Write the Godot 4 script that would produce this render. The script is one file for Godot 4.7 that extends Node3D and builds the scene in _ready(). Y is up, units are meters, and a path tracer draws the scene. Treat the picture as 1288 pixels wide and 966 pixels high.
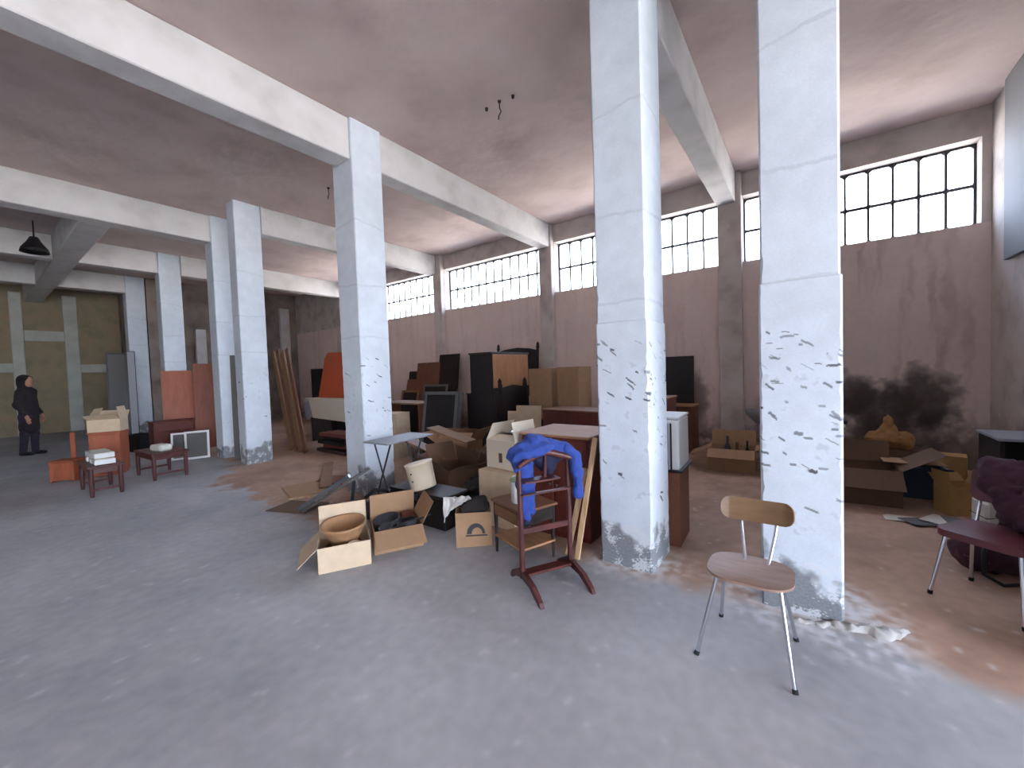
extends Node3D
# A disused concrete hall full of stored furniture. World: x along the window wall, -z towards the windows, y up, metres.

var M := {}
var rng := RandomNumberGenerator.new()

# ---------------------------------------------------------------- small helpers
func numbered(parent: Node, called: String) -> String:
	if not parent.has_node(NodePath(called)):
		return called
	var k := 1
	while parent.has_node(NodePath("%s_%03d" % [called, k])):
		k += 1
	return "%s_%03d" % [called, k]

func new_st() -> SurfaceTool:
	var st := SurfaceTool.new()
	st.begin(Mesh.PRIMITIVE_TRIANGLES)
	st.set_smooth_group(-1)
	return st

func obj(called: String, st: SurfaceTool, material: Material, parent: Node = self) -> MeshInstance3D:
	st.generate_normals()
	var o := MeshInstance3D.new()
	o.mesh = st.commit()
	o.material_override = material
	o.name = numbered(parent, called)
	parent.add_child(o, true)
	return o

func tag(o: Node, label: String, category: String, group := "") -> void:
	o.set_meta("label", label)
	o.set_meta("category", category)
	if group != "":
		o.set_meta("group", group)

func thing(called: String, label: String, category: String, at := Vector3.ZERO, turn := 0.0, group := "") -> Node3D:
	var o := Node3D.new()
	o.name = numbered(self, called)
	add_child(o)
	o.position = at
	o.rotation.y = turn
	tag(o, label, category, group)
	return o

func struct(called: String, st: SurfaceTool, material: Material, parent: Node = self) -> MeshInstance3D:
	var o := obj(called, st, material, parent)
	if parent == self:
		o.set_meta("kind", "structure")
	return o

func tri(st: SurfaceTool, a: Vector3, b: Vector3, c: Vector3) -> void:
	st.add_vertex(a)
	st.add_vertex(b)
	st.add_vertex(c)

# front faces run clockwise; away from "mid"
func tri_out(st: SurfaceTool, a: Vector3, b: Vector3, c: Vector3, mid: Vector3) -> void:
	if (b - a).cross(c - a).dot((a + b + c) / 3.0 - mid) > 0.0:
		tri(st, a, c, b)
	else:
		tri(st, a, b, c)

func quad_out(st: SurfaceTool, a: Vector3, b: Vector3, c: Vector3, d: Vector3, mid: Vector3) -> void:
	tri_out(st, a, b, c, mid)
	tri_out(st, a, c, d, mid)

func corner(xf: Transform3D, h: Vector3, sg: Vector3, axis: int, bev: float) -> Vector3:
	var v := Vector3((h.x - bev) * sg.x, (h.y - bev) * sg.y, (h.z - bev) * sg.z)
	v[axis] = h[axis] * sg[axis]
	return xf * v

# box with chamfered edges
func bx(st: SurfaceTool, c: Vector3, s: Vector3, bev := 0.004, b := Basis()) -> void:
	var xf := Transform3D(b, c)
	var h := s * 0.5
	bev = minf(bev, minf(h.x, minf(h.y, h.z)) * 0.7)
	st.set_smooth_group(-1)
	for a in 3:
		var p := (a + 1) % 3
		var q := (a + 2) % 3
		for sa in [-1.0, 1.0]:
			var k: Array[Vector3] = []
			for e in [[-1.0, -1.0], [1.0, -1.0], [1.0, 1.0], [-1.0, 1.0]]:
				var sg := Vector3.ONE
				sg[a] = sa
				sg[p] = e[0]
				sg[q] = e[1]
				k.append(corner(xf, h, sg, a, bev))
			quad_out(st, k[0], k[1], k[2], k[3], c)
		if bev > 0.0:
			for sp in [-1.0, 1.0]:
				for sq in [-1.0, 1.0]:
					var s1 := Vector3.ONE
					s1[p] = sp
					s1[q] = sq
					var s2 := s1
					s1[a] = -1.0
					s2[a] = 1.0
					quad_out(st, corner(xf, h, s1, p, bev), corner(xf, h, s2, p, bev), corner(xf, h, s2, q, bev), corner(xf, h, s1, q, bev), c)
	if bev > 0.0:
		for sx in [-1.0, 1.0]:
			for sy in [-1.0, 1.0]:
				for sz in [-1.0, 1.0]:
					var sg := Vector3(sx, sy, sz)
					tri_out(st, corner(xf, h, sg, 0, bev), corner(xf, h, sg, 1, bev), corner(xf, h, sg, 2, bev), c)

# box from its two opposite corners
func bxc(st: SurfaceTool, lo: Vector3, hi: Vector3, bev := 0.004) -> void:
	bx(st, (lo + hi) * 0.5, hi - lo, bev)

func box_obj(called: String, c: Vector3, s: Vector3, m: Material, parent: Node, bev := 0.004, b := Basis()) -> MeshInstance3D:
	var st := new_st()
	bx(st, c, s, bev, b)
	return obj(called, st, m, parent)

func rot(x: float, y: float, z: float) -> Basis:
	return Basis.from_euler(Vector3(deg_to_rad(x), deg_to_rad(y), deg_to_rad(z)))

# bar of rectangular section from p to q
func bar(st: SurfaceTool, p: Vector3, q: Vector3, w: float, t: float, up := Vector3.UP, bev := 0.003) -> void:
	var d := (q - p).normalized()
	if absf(d.dot(up)) > 0.95:
		up = Vector3.RIGHT
	var sx := up.cross(d).normalized()
	var sy := d.cross(sx).normalized()
	bx(st, (p + q) * 0.5, Vector3(w, t, (q - p).length()), bev, Basis(sx, sy, d))

func bar_obj(called: String, p: Vector3, q: Vector3, w: float, t: float, m: Material, parent: Node, up := Vector3.UP, bev := 0.003) -> MeshInstance3D:
	var st := new_st()
	bar(st, p, q, w, t, up, bev)
	return obj(called, st, m, parent)

# round tube along points; radius may be a number or an array
func tube(st: SurfaceTool, pts: Array, radius, sides := 10, caps := true) -> void:
	var n := pts.size()
	var rings := []
	var ref := Vector3.UP
	var d0: Vector3 = (pts[1] - pts[0]).normalized()
	if absf(d0.dot(ref)) > 0.9:
		ref = Vector3.RIGHT
	for i in n:
		var d: Vector3 = (pts[mini(i + 1, n - 1)] - pts[maxi(i - 1, 0)]).normalized()
		var sx := ref.cross(d).normalized()
		var sy := d.cross(sx).normalized()
		ref = sy
		var r: float = radius[i] if radius is Array else radius
		var ring: Array[Vector3] = []
		for k in sides:
			var a := TAU * k / sides
			ring.append(pts[i] + (sx * cos(a) + sy * sin(a)) * r)
		rings.append(ring)
	st.set_smooth_group(0)
	for i in n - 1:
		var mid: Vector3 = (pts[i] + pts[i + 1]) * 0.5
		for k in sides:
			var k2 := (k + 1) % sides
			quad_out(st, rings[i][k], rings[i][k2], rings[i + 1][k2], rings[i + 1][k], mid)
	st.set_smooth_group(-1)
	if caps:
		for k in sides:
			var k2 := (k + 1) % sides
			tri_out(st, pts[0], rings[0][k], rings[0][k2], pts[1])
			tri_out(st, pts[n - 1], rings[n - 1][k], rings[n - 1][k2], pts[n - 2])

func tube_obj(called: String, pts: Array, radius, m: Material, parent: Node, sides := 10) -> MeshInstance3D:
	var st := new_st()
	tube(st, pts, radius, sides)
	return obj(called, st, m, parent)

# profile of (radius, height) turned round y; the outline runs so that its left hand is outside
func lathe(st: SurfaceTool, prof: Array, xf := Transform3D(), segs := 28, smooth := true) -> void:
	st.set_smooth_group(0 if smooth else -1)
	for i in prof.size() - 1:
		var p: Vector2 = prof[i]
		var q: Vector2 = prof[i + 1]
		var nrm2 := Vector2(q.y - p.y, -(q.x - p.x))
		for k in segs:
			var a := TAU * k / segs
			var b := TAU * (k + 1) / segs
			var am := (a + b) * 0.5
			var v := [Vector3(p.x * cos(a), p.y, p.x * sin(a)), Vector3(p.x * cos(b), p.y, p.x * sin(b)), Vector3(q.x * cos(b), q.y, q.x * sin(b)), Vector3(q.x * cos(a), q.y, q.x * sin(a))]
			var outw := Vector3(nrm2.x * cos(am), nrm2.y, nrm2.x * sin(am))
			var mid: Vector3 = (v[0] + v[1] + v[2] + v[3]) * 0.25 - outw.normalized() * 0.01
			for t in [[0, 1, 2], [0, 2, 3]]:
				if v[t[0]].distance_squared_to(v[t[1]]) < 1e-10 or v[t[1]].distance_squared_to(v[t[2]]) < 1e-10 or v[t[0]].distance_squared_to(v[t[2]]) < 1e-10:
					continue
				tri_out(st, xf * v[t[0]], xf * v[t[1]], xf * v[t[2]], xf * mid)
	st.set_smooth_group(-1)

# flat outline (x, y) with thickness along z
func prism(st: SurfaceTool, poly: Array, depth: float, xf := Transform3D()) -> void:
	var pp := PackedVector2Array(poly)
	var idx := Geometry2D.triangulate_polygon(pp)
	st.set_smooth_group(-1)
	for s in [-1.0, 1.0]:
		var z: float = s * depth * 0.5
		for i in range(0, idx.size(), 3):
			var a := Vector3(pp[idx[i]].x, pp[idx[i]].y, z)
			var b := Vector3(pp[idx[i + 1]].x, pp[idx[i + 1]].y, z)
			var c := Vector3(pp[idx[i + 2]].x, pp[idx[i + 2]].y, z)
			tri_out(st, xf * a, xf * b, xf * c, xf * ((a + b + c) / 3.0 - Vector3(0, 0, s * 0.1)))
	var area := 0.0
	for i in pp.size():
		area += pp[i].cross(pp[(i + 1) % pp.size()])
	for i in pp.size():
		var p := pp[i]
		var q := pp[(i + 1) % pp.size()]
		var nn := Vector2(q.y - p.y, p.x - q.x) * signf(area)
		var m2 := (p + q) * 0.5 - nn.normalized() * 0.01
		quad_out(st, xf * Vector3(p.x, p.y, -depth / 2), xf * Vector3(q.x, q.y, -depth / 2), xf * Vector3(q.x, q.y, depth / 2), xf * Vector3(p.x, p.y, depth / 2), xf * Vector3(m2.x, m2.y, 0))

func prism_obj(called: String, poly: Array, depth: float, m: Material, parent: Node, xf := Transform3D()) -> MeshInstance3D:
	var st := new_st()
	prism(st, poly, depth, xf)
	return obj(called, st, m, parent)

func round_rect(w: float, h: float, r: float, n := 5) -> Array:
	var out := []
	for q in 4:
		var cx: float = [w / 2 - r, -w / 2 + r, -w / 2 + r, w / 2 - r][q]
		var cy: float = [h / 2 - r, h / 2 - r, -h / 2 + r, -h / 2 + r][q]
		for k in n + 1:
			var a := PI / 2 * (q + float(k) / n)
			out.append(Vector2(cx + r * cos(a), cy + r * sin(a)))
	return out

# thin sheet following f(u, v), with thickness
func sheet(st: SurfaceTool, f: Callable, nu: int, nv: int, thick: float) -> void:
	var g := []
	for i in nu + 1:
		var row := []
		for j in nv + 1:
			row.append(f.call(float(i) / nu, float(j) / nv))
		g.append(row)
	var top := []
	for i in nu + 1:
		var row := []
		for j in nv + 1:
			var du: Vector3 = g[mini(i + 1, nu)][j] - g[maxi(i - 1, 0)][j]
			var dv: Vector3 = g[i][mini(j + 1, nv)] - g[i][maxi(j - 1, 0)]
			row.append(g[i][j] + du.cross(dv).normalized() * thick)
		top.append(row)
	st.set_smooth_group(0)
	for i in nu:
		for j in nv:
			var a: Vector3 = g[i][j]
			var b: Vector3 = g[i + 1][j]
			var c: Vector3 = g[i + 1][j + 1]
			var d: Vector3 = g[i][j + 1]
			var e: Vector3 = top[i][j]
			var h: Vector3 = top[i + 1][j]
			var k: Vector3 = top[i + 1][j + 1]
			var l: Vector3 = top[i][j + 1]
			var m1 := (a + b + c + d) * 0.25
			var m2 := (e + h + k + l) * 0.25
			quad_out(st, e, h, k, l, m1)
			quad_out(st, a, b, c, d, m2)
	st.set_smooth_group(-1)
	for i in nu:
		for j in [0, nv]:
			quad_out(st, g[i][j], g[i + 1][j], top[i + 1][j], top[i][j], (g[i][mini(j + 1, nv)] if j == 0 else g[i][j - 1]))
	for j in nv:
		for i in [0, nu]:
			quad_out(st, g[i][j], g[i][j + 1], top[i][j + 1], top[i][j], (g[1][j] if i == 0 else g[i - 1][j]))

# ---------------------------------------------------------------- textures and materials
func noise(seed_: int, freq: float, oct := 4) -> FastNoiseLite:
	var n := FastNoiseLite.new()
	n.seed = seed_
	n.frequency = freq
	n.fractal_octaves = oct
	n.noise_type = FastNoiseLite.TYPE_SIMPLEX_SMOOTH
	return n

# seamless tile whose tone runs through a ramp of colours
func tile_image(seed_: int, freq: float, colors: Array, oct := 5, size := 512) -> Image:
	var src := noise(seed_, freq, oct).get_seamless_image(size, size)
	src.convert(Image.FORMAT_L8)
	var data := src.get_data()
	var out := PackedByteArray()
	out.resize(size * size * 3)
	var lut := []
	for i in 256:
		var t := i / 255.0 * (colors.size() - 1)
		var k := mini(int(t), colors.size() - 2)
		var c: Color = colors[k].lerp(colors[k + 1], t - k)
		lut.append([int(c.r * 255), int(c.g * 255), int(c.b * 255)])
	for i in data.size():
		var c: Array = lut[data[i]]
		out[i * 3] = c[0]
		out[i * 3 + 1] = c[1]
		out[i * 3 + 2] = c[2]
	return Image.create_from_data(size, size, false, Image.FORMAT_RGB8, out)

func tex(img: Image) -> ImageTexture:
	return ImageTexture.create_from_image(img)

func normal_tile(seed_: int, freq: float, strength: float, oct := 4, size := 256) -> ImageTexture:
	var src := noise(seed_, freq, oct).get_seamless_image(size, size)
	src.convert(Image.FORMAT_RGBA8)
	src.bump_map_to_normal_map(strength)
	return tex(src)

func grain_image(seed_: int, colors: Array, along_v: bool, size := 256) -> Image:
	var n := noise(seed_, 1.0, 4)
	var img := Image.create(size, size, false, Image.FORMAT_RGB8)
	for y in size:
		for x in size:
			var across := float(x if along_v else y) / size
			var along := float(y if along_v else x) / size
			var w := sin(along * TAU) * 0.02
			var v := 0.5 + 0.9 * n.get_noise_3d((across + w) * 14.0, cos(along * TAU) * 0.35, sin(along * TAU) * 0.35) + 0.35 * n.get_noise_3d(across * 70.0, cos(along * TAU) * 1.2, sin(along * TAU) * 1.2)
			v = clampf(v, 0.0, 1.0) * (colors.size() - 1)
			var k := mini(int(v), colors.size() - 2)
			img.set_pixel(x, y, colors[k].lerp(colors[k + 1], v - k))
	return img

func mat(col: Color, rough := 0.8, metal := 0.0, t: Texture2D = null, scale_ := 1.0, nt: Texture2D = null, ns := 0.5) -> StandardMaterial3D:
	var m := StandardMaterial3D.new()
	m.albedo_color = col
	m.roughness = rough
	m.metallic = metal
	m.cull_mode = BaseMaterial3D.CULL_DISABLED
	if t != null:
		m.albedo_texture = t
		m.uv1_triplanar = true
		m.uv1_scale = Vector3.ONE * scale_
	if nt != null:
		m.normal_enabled = true
		m.normal_texture = nt
		m.normal_scale = ns
		m.uv1_triplanar = true
		m.uv1_scale = Vector3.ONE * scale_
	return m

const CEIL := 4.976
const BEAM_LOW := 4.444
const ROW_FRONT := -3.113
const ROW_BACK := -3.573
const PIER_FRONT := -8.14
const WALL_FACE := -8.29
const GLASS_Z := -8.52
const WALL_OUT := -8.6
const LEFT_END := -21.0
const RIGHT_WALL := 2.03
const GATE_X := 9.0
const REAR_Z := 9.0
const SILL := 3.415
const WIN_TOP := 4.571

func _ready() -> void:
	rng.seed = 20240611
	setup_view()
	setup_light()
	make_materials()
	build_shell()
	build_columns()
	build_windows()
	build_objects()

func setup_view() -> void:
	var cam := Camera3D.new()
	cam.name = "camera"
	add_child(cam)
	cam.position = Vector3(0, 1.63, 0)
	var b := Basis(Vector3.UP, 0.633) * Basis(Vector3.RIGHT, -0.035) * Basis(Vector3.BACK, -0.034)
	cam.basis = b
	cam.fov = rad_to_deg(2.0 * atan(483.0 / 505.142))
	cam.near = 0.05
	cam.far = 400.0
	cam.current = true

func setup_light() -> void:
	var we := WorldEnvironment.new()
	we.name = "world_environment"
	var e := Environment.new()
	e.background_mode = Environment.BG_SKY
	var sky := Sky.new()
	var sm := ProceduralSkyMaterial.new()
	sm.sky_top_color = Color(0.74, 0.83, 0.97)
	sm.sky_horizon_color = Color(0.9, 0.94, 1.0)
	sm.sky_curve = 0.2
	sm.sky_energy_multiplier = 1.0
	sm.ground_bottom_color = Color(0.5, 0.47, 0.44)
	sm.ground_horizon_color = Color(0.72, 0.7, 0.68)
	sm.sun_angle_max = 1.0
	sky.sky_material = sm
	e.sky = sky
	e.background_energy_multiplier = 3.2
	e.tonemap_mode = Environment.TONE_MAPPER_LINEAR
	e.tonemap_exposure = 6.3
	e.sdfgi_enabled = true
	e.ssao_enabled = true
	e.ssil_enabled = true
	we.environment = e
	add_child(we)
	# high sun behind the building: it lights the yards outside, none of it falls through the openings
	var sun := DirectionalLight3D.new()
	sun.name = "sun"
	sun.light_color = Color(1.0, 0.97, 0.93)
	sun.light_energy = 6.0
	sun.shadow_enabled = true
	sun.light_angular_distance = 0.5
	sun.sky_mode = DirectionalLight3D.SKY_MODE_LIGHT_ONLY
	add_child(sun)
	sun.look_at_from_position(Vector3(-3, 9, 6.5), Vector3.ZERO, Vector3.UP)

func make_materials() -> void:
	var plaster_n := normal_tile(11, 0.02, 3.0, 5)
	M.ceiling = mat(Color(1, 1, 1), 0.95, 0.0, tex(tile_image(3, 0.006, [Color(0.72, 0.645, 0.62), Color(0.79, 0.715, 0.69), Color(0.82, 0.75, 0.725)])), 0.22, plaster_n, 0.3)
	M.beam = mat(Color(1, 1, 1), 0.95, 0.0, tex(tile_image(4, 0.008, [Color(0.76, 0.745, 0.735), Color(0.82, 0.81, 0.8), Color(0.85, 0.84, 0.835)])), 0.35, plaster_n, 0.3)
	M.pier = mat(Color(1, 1, 1), 0.95, 0.0, tex(tile_image(5, 0.01, [Color(0.66, 0.61, 0.59), Color(0.78, 0.74, 0.71), Color(0.82, 0.78, 0.76)])), 0.3, plaster_n, 0.4)
	M.wall_dirty = mat(Color(1, 1, 1), 0.95, 0.0, tex(tile_image(6, 0.009, [Color(0.44, 0.39, 0.36), Color(0.56, 0.51, 0.47), Color(0.62, 0.58, 0.54)])), 0.25, plaster_n, 0.4)
	M.infill = mat(Color(1, 1, 1), 0.95, 0.0, tex(tile_image(7, 0.012, [Color(0.55, 0.53, 0.45), Color(0.62, 0.57, 0.47), Color(0.67, 0.57, 0.47)])), 0.3, plaster_n, 0.6)
	M.post = mat(Color(1, 1, 1), 0.95, 0.0, tex(tile_image(8, 0.01, [Color(0.72, 0.73, 0.7), Color(0.8, 0.81, 0.78)])), 0.3)
	M.grey_panel = mat(Color(0.5, 0.5, 0.51), 0.7)
	M.steel_frame = mat(Color(0.27, 0.25, 0.25), 0.7, 0.0)
	M.yard = mat(Color(1, 1, 1), 0.95, 0.0, tex(tile_image(9, 0.02, [Color(0.6, 0.59, 0.575), Color(0.68, 0.67, 0.655)])), 0.3)
	var pane := mat(Color(0.95, 0.97, 1.0, 0.06), 0.05)
	pane.transparency = BaseMaterial3D.TRANSPARENCY_ALPHA
	M.pane = pane
	M.plaster_n = plaster_n

# ---------------------------------------------------------------- setting
func uv_quad(st: SurfaceTool, v: Array, uv: Array, n: Vector3) -> void:
	for t in [[0, 1, 2], [0, 2, 3]]:
		var o: Array = t
		var cr: Vector3 = (v[t[1]] - v[t[0]]).cross(v[t[2]] - v[t[0]])
		if cr.dot(n) > 0.0:
			o = [t[0], t[2], t[1]]
		for k in o:
			st.set_uv(uv[k])
			st.add_vertex(v[k])

func floor_image() -> Image:
	# about 2.7 cm a pixel over x -21..9.3, z -8.6..9.2
	var w := 1160
	var h := 630
	var big := noise(21, 0.012, 4)
	var mid := noise(22, 0.05, 4)
	var fine := noise(23, 0.25, 3)
	var streak := noise(24, 0.05, 3)
	var img := Image.create(w, h, false, Image.FORMAT_RGB8)
	var grey := Color(0.66, 0.66, 0.665)
	var pale := Color(0.715, 0.715, 0.72)
	var deep := Color(0.6, 0.605, 0.615)
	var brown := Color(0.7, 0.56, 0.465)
	var warm_lit_dust := Color(0.58, 0.455, 0.375)
	for j in h:
		var z := -8.6 + (j + 0.5) * 0.02825
		for i in w:
			var x := -21.0 + (i + 0.5) * 0.02612
			var a := big.get_noise_2d(i, j)
			var b := mid.get_noise_2d(i, j)
			var f := fine.get_noise_2d(i, j)
			var s := streak.get_noise_2d(i * 0.25 + j * 0.1, j * 0.9)
			var c := grey.lerp(pale, clampf(a * 1.3 + s * 0.6 + 0.25, 0.0, 1.0)).lerp(deep, clampf(-a * 1.2 + b * 0.6 - 0.15, 0.0, 0.8))
			# earth, sawdust and painted-in warm window light, behind the columns and round the heap
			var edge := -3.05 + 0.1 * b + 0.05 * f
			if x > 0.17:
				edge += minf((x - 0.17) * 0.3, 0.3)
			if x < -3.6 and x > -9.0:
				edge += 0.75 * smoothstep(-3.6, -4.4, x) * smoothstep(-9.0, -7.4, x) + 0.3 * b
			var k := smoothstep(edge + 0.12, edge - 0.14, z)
			var bc := brown.lerp(warm_lit_dust, clampf(a * 1.2 + b * 0.8 + 0.2, 0.0, 1.0))
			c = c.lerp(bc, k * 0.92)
			# lime splashed round the column feet
			for q in [[-1.19, -3.25, 0.46], [-0.04, -3.3, 0.56], [0.25, -3.0, 0.35], [-8.75, -3.3, 0.3]]:
				var d := Vector2((x - q[0]) * 0.9, z - q[1]).length() + 0.16 * b + 0.08 * f
				if d < q[2]:
					c = c.lerp(Color(0.85, 0.86, 0.87), clampf((q[2] - d) * 4.0 * (0.55 + f * 1.4 + b), 0.0, 0.85))
			# scattered pale flecks
			if f > 0.52 and b > 0.1:
				c = c.lerp(Color(0.78, 0.78, 0.78), 0.45)
			c = c * (1.0 + f * 0.06)
			img.set_pixel(i, j, c)
	return img

func build_shell() -> void:
	# floor, 30 cm thick, in one slab with its own map
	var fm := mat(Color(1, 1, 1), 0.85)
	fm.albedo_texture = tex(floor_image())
	fm.texture_repeat = false
	fm.heightmap_enabled = true
	fm.heightmap_texture = tex(tile_image(31, 0.03, [Color(0, 0, 0), Color(1, 1, 1)], 5, 512))
	fm.heightmap_scale = 0.0
	fm.heightmap_enabled = false
	var st := new_st()
	var x0 := -21.0
	var x1 := 9.3
	var z0 := -8.6
	var z1 := 9.2
	uv_quad(st, [Vector3(x0, 0, z0), Vector3(x1, 0, z0), Vector3(x1, 0, z1), Vector3(x0, 0, z1)], [Vector2(0, 0), Vector2(1, 0), Vector2(1, 1), Vector2(0, 1)], Vector3.UP)
	uv_quad(st, [Vector3(x0, -0.3, z0), Vector3(x1, -0.3, z0), Vector3(x1, -0.3, z1), Vector3(x0, -0.3, z1)], [Vector2(0, 0), Vector2(1, 0), Vector2(1, 1), Vector2(0, 1)], Vector3.DOWN)
	for e in [[Vector3(x0, 0, z0), Vector3(x1, 0, z0), Vector3(0, 0, -1)], [Vector3(x0, 0, z1), Vector3(x1, 0, z1), Vector3(0, 0, 1)], [Vector3(x0, 0, z0), Vector3(x0, 0, z1), Vector3(-1, 0, 0)], [Vector3(x1, 0, z0), Vector3(x1, 0, z1), Vector3(1, 0, 0)]]:
		uv_quad(st, [e[0], e[1], e[1] - Vector3(0, 0.3, 0), e[0] - Vector3(0, 0.3, 0)], [Vector2(0.1, 0.9), Vector2(0.2, 0.9), Vector2(0.2, 0.95), Vector2(0.1, 0.95)], e[2])
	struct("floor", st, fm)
	st = new_st()
	bxc(st, Vector3(LEFT_END - 0.3, CEIL, WALL_OUT), Vector3(GATE_X + 0.3, CEIL + 0.3, REAR_Z + 0.3), 0.0)
	struct("ceiling", st, M.ceiling)
	# yard round the building
	st = new_st()
	bxc(st, Vector3(-90, -0.5, -90), Vector3(90, -0.31, 90), 0.0)
	struct("ground_yard", st, M.yard)
	# outer walls
	st = new_st()
	bxc(st, Vector3(LEFT_END - 0.3, 0, REAR_Z), Vector3(GATE_X + 0.3, CEIL, REAR_Z + 0.3), 0.0)
	struct("wall_rear", st, M.beam)
	st = new_st()
	bxc(st, Vector3(GATE_X, 0, 8.3), Vector3(GATE_X + 0.3, CEIL, REAR_Z), 0.0)
	bxc(st, Vector3(GATE_X, 0, -3.4), Vector3(GATE_X + 0.3, CEIL, -2.7), 0.0)
	bxc(st, Vector3(GATE_X, 3.9, -2.7), Vector3(GATE_X + 0.3, CEIL, 8.3), 0.0)
	struct("wall_gate", st, M.beam)
	st = new_st()
	bxc(st, Vector3(1.2, 0, -3.4), Vector3(GATE_X, CEIL, -3.1), 0.0)  # unseen return wall, run inward to shade the bay from gate light
	struct("wall_bay_shade", st, M.beam)
	st = new_st()
	bxc(st, Vector3(RIGHT_WALL, 0, WALL_OUT), Vector3(RIGHT_WALL + 0.3, CEIL, -3.4), 0.0)
	struct("wall_right", st, M.pier)
	st = new_st()
	bxc(st, Vector3(RIGHT_WALL - 0.05, 2.78, -7.68), Vector3(RIGHT_WALL, CEIL - 0.01, -3.6), 0.004)
	struct("trim_1", st, M.grey_panel)
	build_window_wall()
	build_far_end()
	build_beams()

func window_wall_image() -> Image:
	# x from -17.1 to 2.03 (19.13 m), y 0..3.415
	var w := 1914
	var h := 342
	var big := noise(41, 0.008, 4)
	var mid := noise(42, 0.03, 4)
	var fine := noise(43, 0.09, 3)
	var drip := noise(44, 0.035, 3)
	var img := Image.create(w, h, false, Image.FORMAT_RGB8)
	var base := Color(0.87, 0.79, 0.755)
	var pale := Color(0.9, 0.825, 0.79)
	var soot := Color(0.25, 0.215, 0.205)
	var rust := Color(0.43, 0.35, 0.31)
	for j in h:
		var y := SILL - (j + 0.5) * 0.01
		for i in w:
			var x := -17.1 + (i + 0.5) * 0.01
			var a := big.get_noise_2d(i, j)
			var b := mid.get_noise_2d(i, j)
			var f := fine.get_noise_2d(i, j)
			var c := base.lerp(pale, clampf(a + 0.4, 0.0, 1.0))
			# rain streaks below the sills
			var d := drip.get_noise_2d(i + 6.0 * b, j * 0.1)
			var amount := 0.3 if x > 0.1 else 0.1
			c = c.lerp(rust, clampf((d - 0.02) * 2.2, 0.0, 1.0) * amount * (0.6 + 0.4 * b))
			# grime along the foot of the wall
			c = c.lerp(soot, clampf(smoothstep(0.75, 0.1, y + 0.5 * b) * (0.55 + b), 0.0, 0.6))
			# large damp and soot stains with their own outlines
			for s in [[0.5, 1.0, 0.42, 0.42, 0.75], [1.4, 1.0, 0.42, 0.52, 0.8], [0.95, 0.8, 0.6, 0.42, 0.7], [1.1, 0.4, 0.9, 0.4, 0.6], [-0.5, 0.7, 0.25, 0.6, 0.4], [-1.75, 1.0, 0.3, 0.5, 0.5], [-6.0, 1.1, 0.5, 0.3, 0.25]]:
				var q := Vector2((x - s[0]) / s[2], (y - s[1]) / s[3]).length() + 0.4 * b + 0.3 * a + 0.05 * f
				if q < 1.1:
					c = c.lerp(soot, clampf((1.1 - q) * 1.8, 0.0, 1.0) * s[4] * (0.9 + 0.1 * f))
			img.set_pixel(i, j, c * (1.0 + 0.02 * f))
	return img

func build_window_wall() -> void:
	var wm := mat(Color(1, 1, 1), 0.95)
	wm.albedo_texture = tex(window_wall_image())
	wm.texture_repeat = false
	var st := new_st()
	var xa := -17.1
	var xb := RIGHT_WALL
	uv_quad(st, [Vector3(xa, SILL, WALL_FACE), Vector3(xb, SILL, WALL_FACE), Vector3(xb, 0, WALL_FACE), Vector3(xa, 0, WALL_FACE)], [Vector2(0, 0), Vector2(1, 0), Vector2(1, 1), Vector2(0, 1)], Vector3.BACK)
	uv_quad(st, [Vector3(xa, SILL, WALL_OUT), Vector3(xb, SILL, WALL_OUT), Vector3(xb, 0, WALL_OUT), Vector3(xa, 0, WALL_OUT)], [Vector2(0, 0), Vector2(1, 0), Vector2(1, 1), Vector2(0, 1)], Vector3.FORWARD)
	uv_quad(st, [Vector3(xa, SILL, WALL_FACE), Vector3(xb, SILL, WALL_FACE), Vector3(xb, SILL, WALL_OUT), Vector3(xa, SILL, WALL_OUT)], [Vector2(0, 0.01), Vector2(1, 0.01), Vector2(1, 0.02), Vector2(0, 0.02)], Vector3.UP)
	struct("wall_window", st, wm)
	st = new_st()
	bxc(st, Vector3(xa, WIN_TOP, WALL_OUT), Vector3(xb, CEIL, WALL_FACE), 0.0)
	# no openings beyond the fourth pier
	bxc(st, Vector3(xa, SILL, WALL_OUT), Vector3(-13.5, WIN_TOP, WALL_FACE), 0.0)
	for p in [[-8.695, -8.37], [-5.074, -4.74], [-1.276, -0.901], [1.94, 2.03]]:
		bxc(st, Vector3(p[0], SILL, WALL_OUT), Vector3(p[1], WIN_TOP, WALL_FACE), 0.0)
	struct("wall_lintel", st, M.pier)
	# piers standing proud of the wall
	for p in [[-13.85, -13.5], [-8.695, -8.37], [-5.074, -4.74], [-1.276, -0.901]]:
		st = new_st()
		bxc(st, Vector3(p[0], 0, WALL_FACE), Vector3(p[1], CEIL, PIER_FRONT), 0.012)
		struct("wall_pier", st, M.pier)

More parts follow.
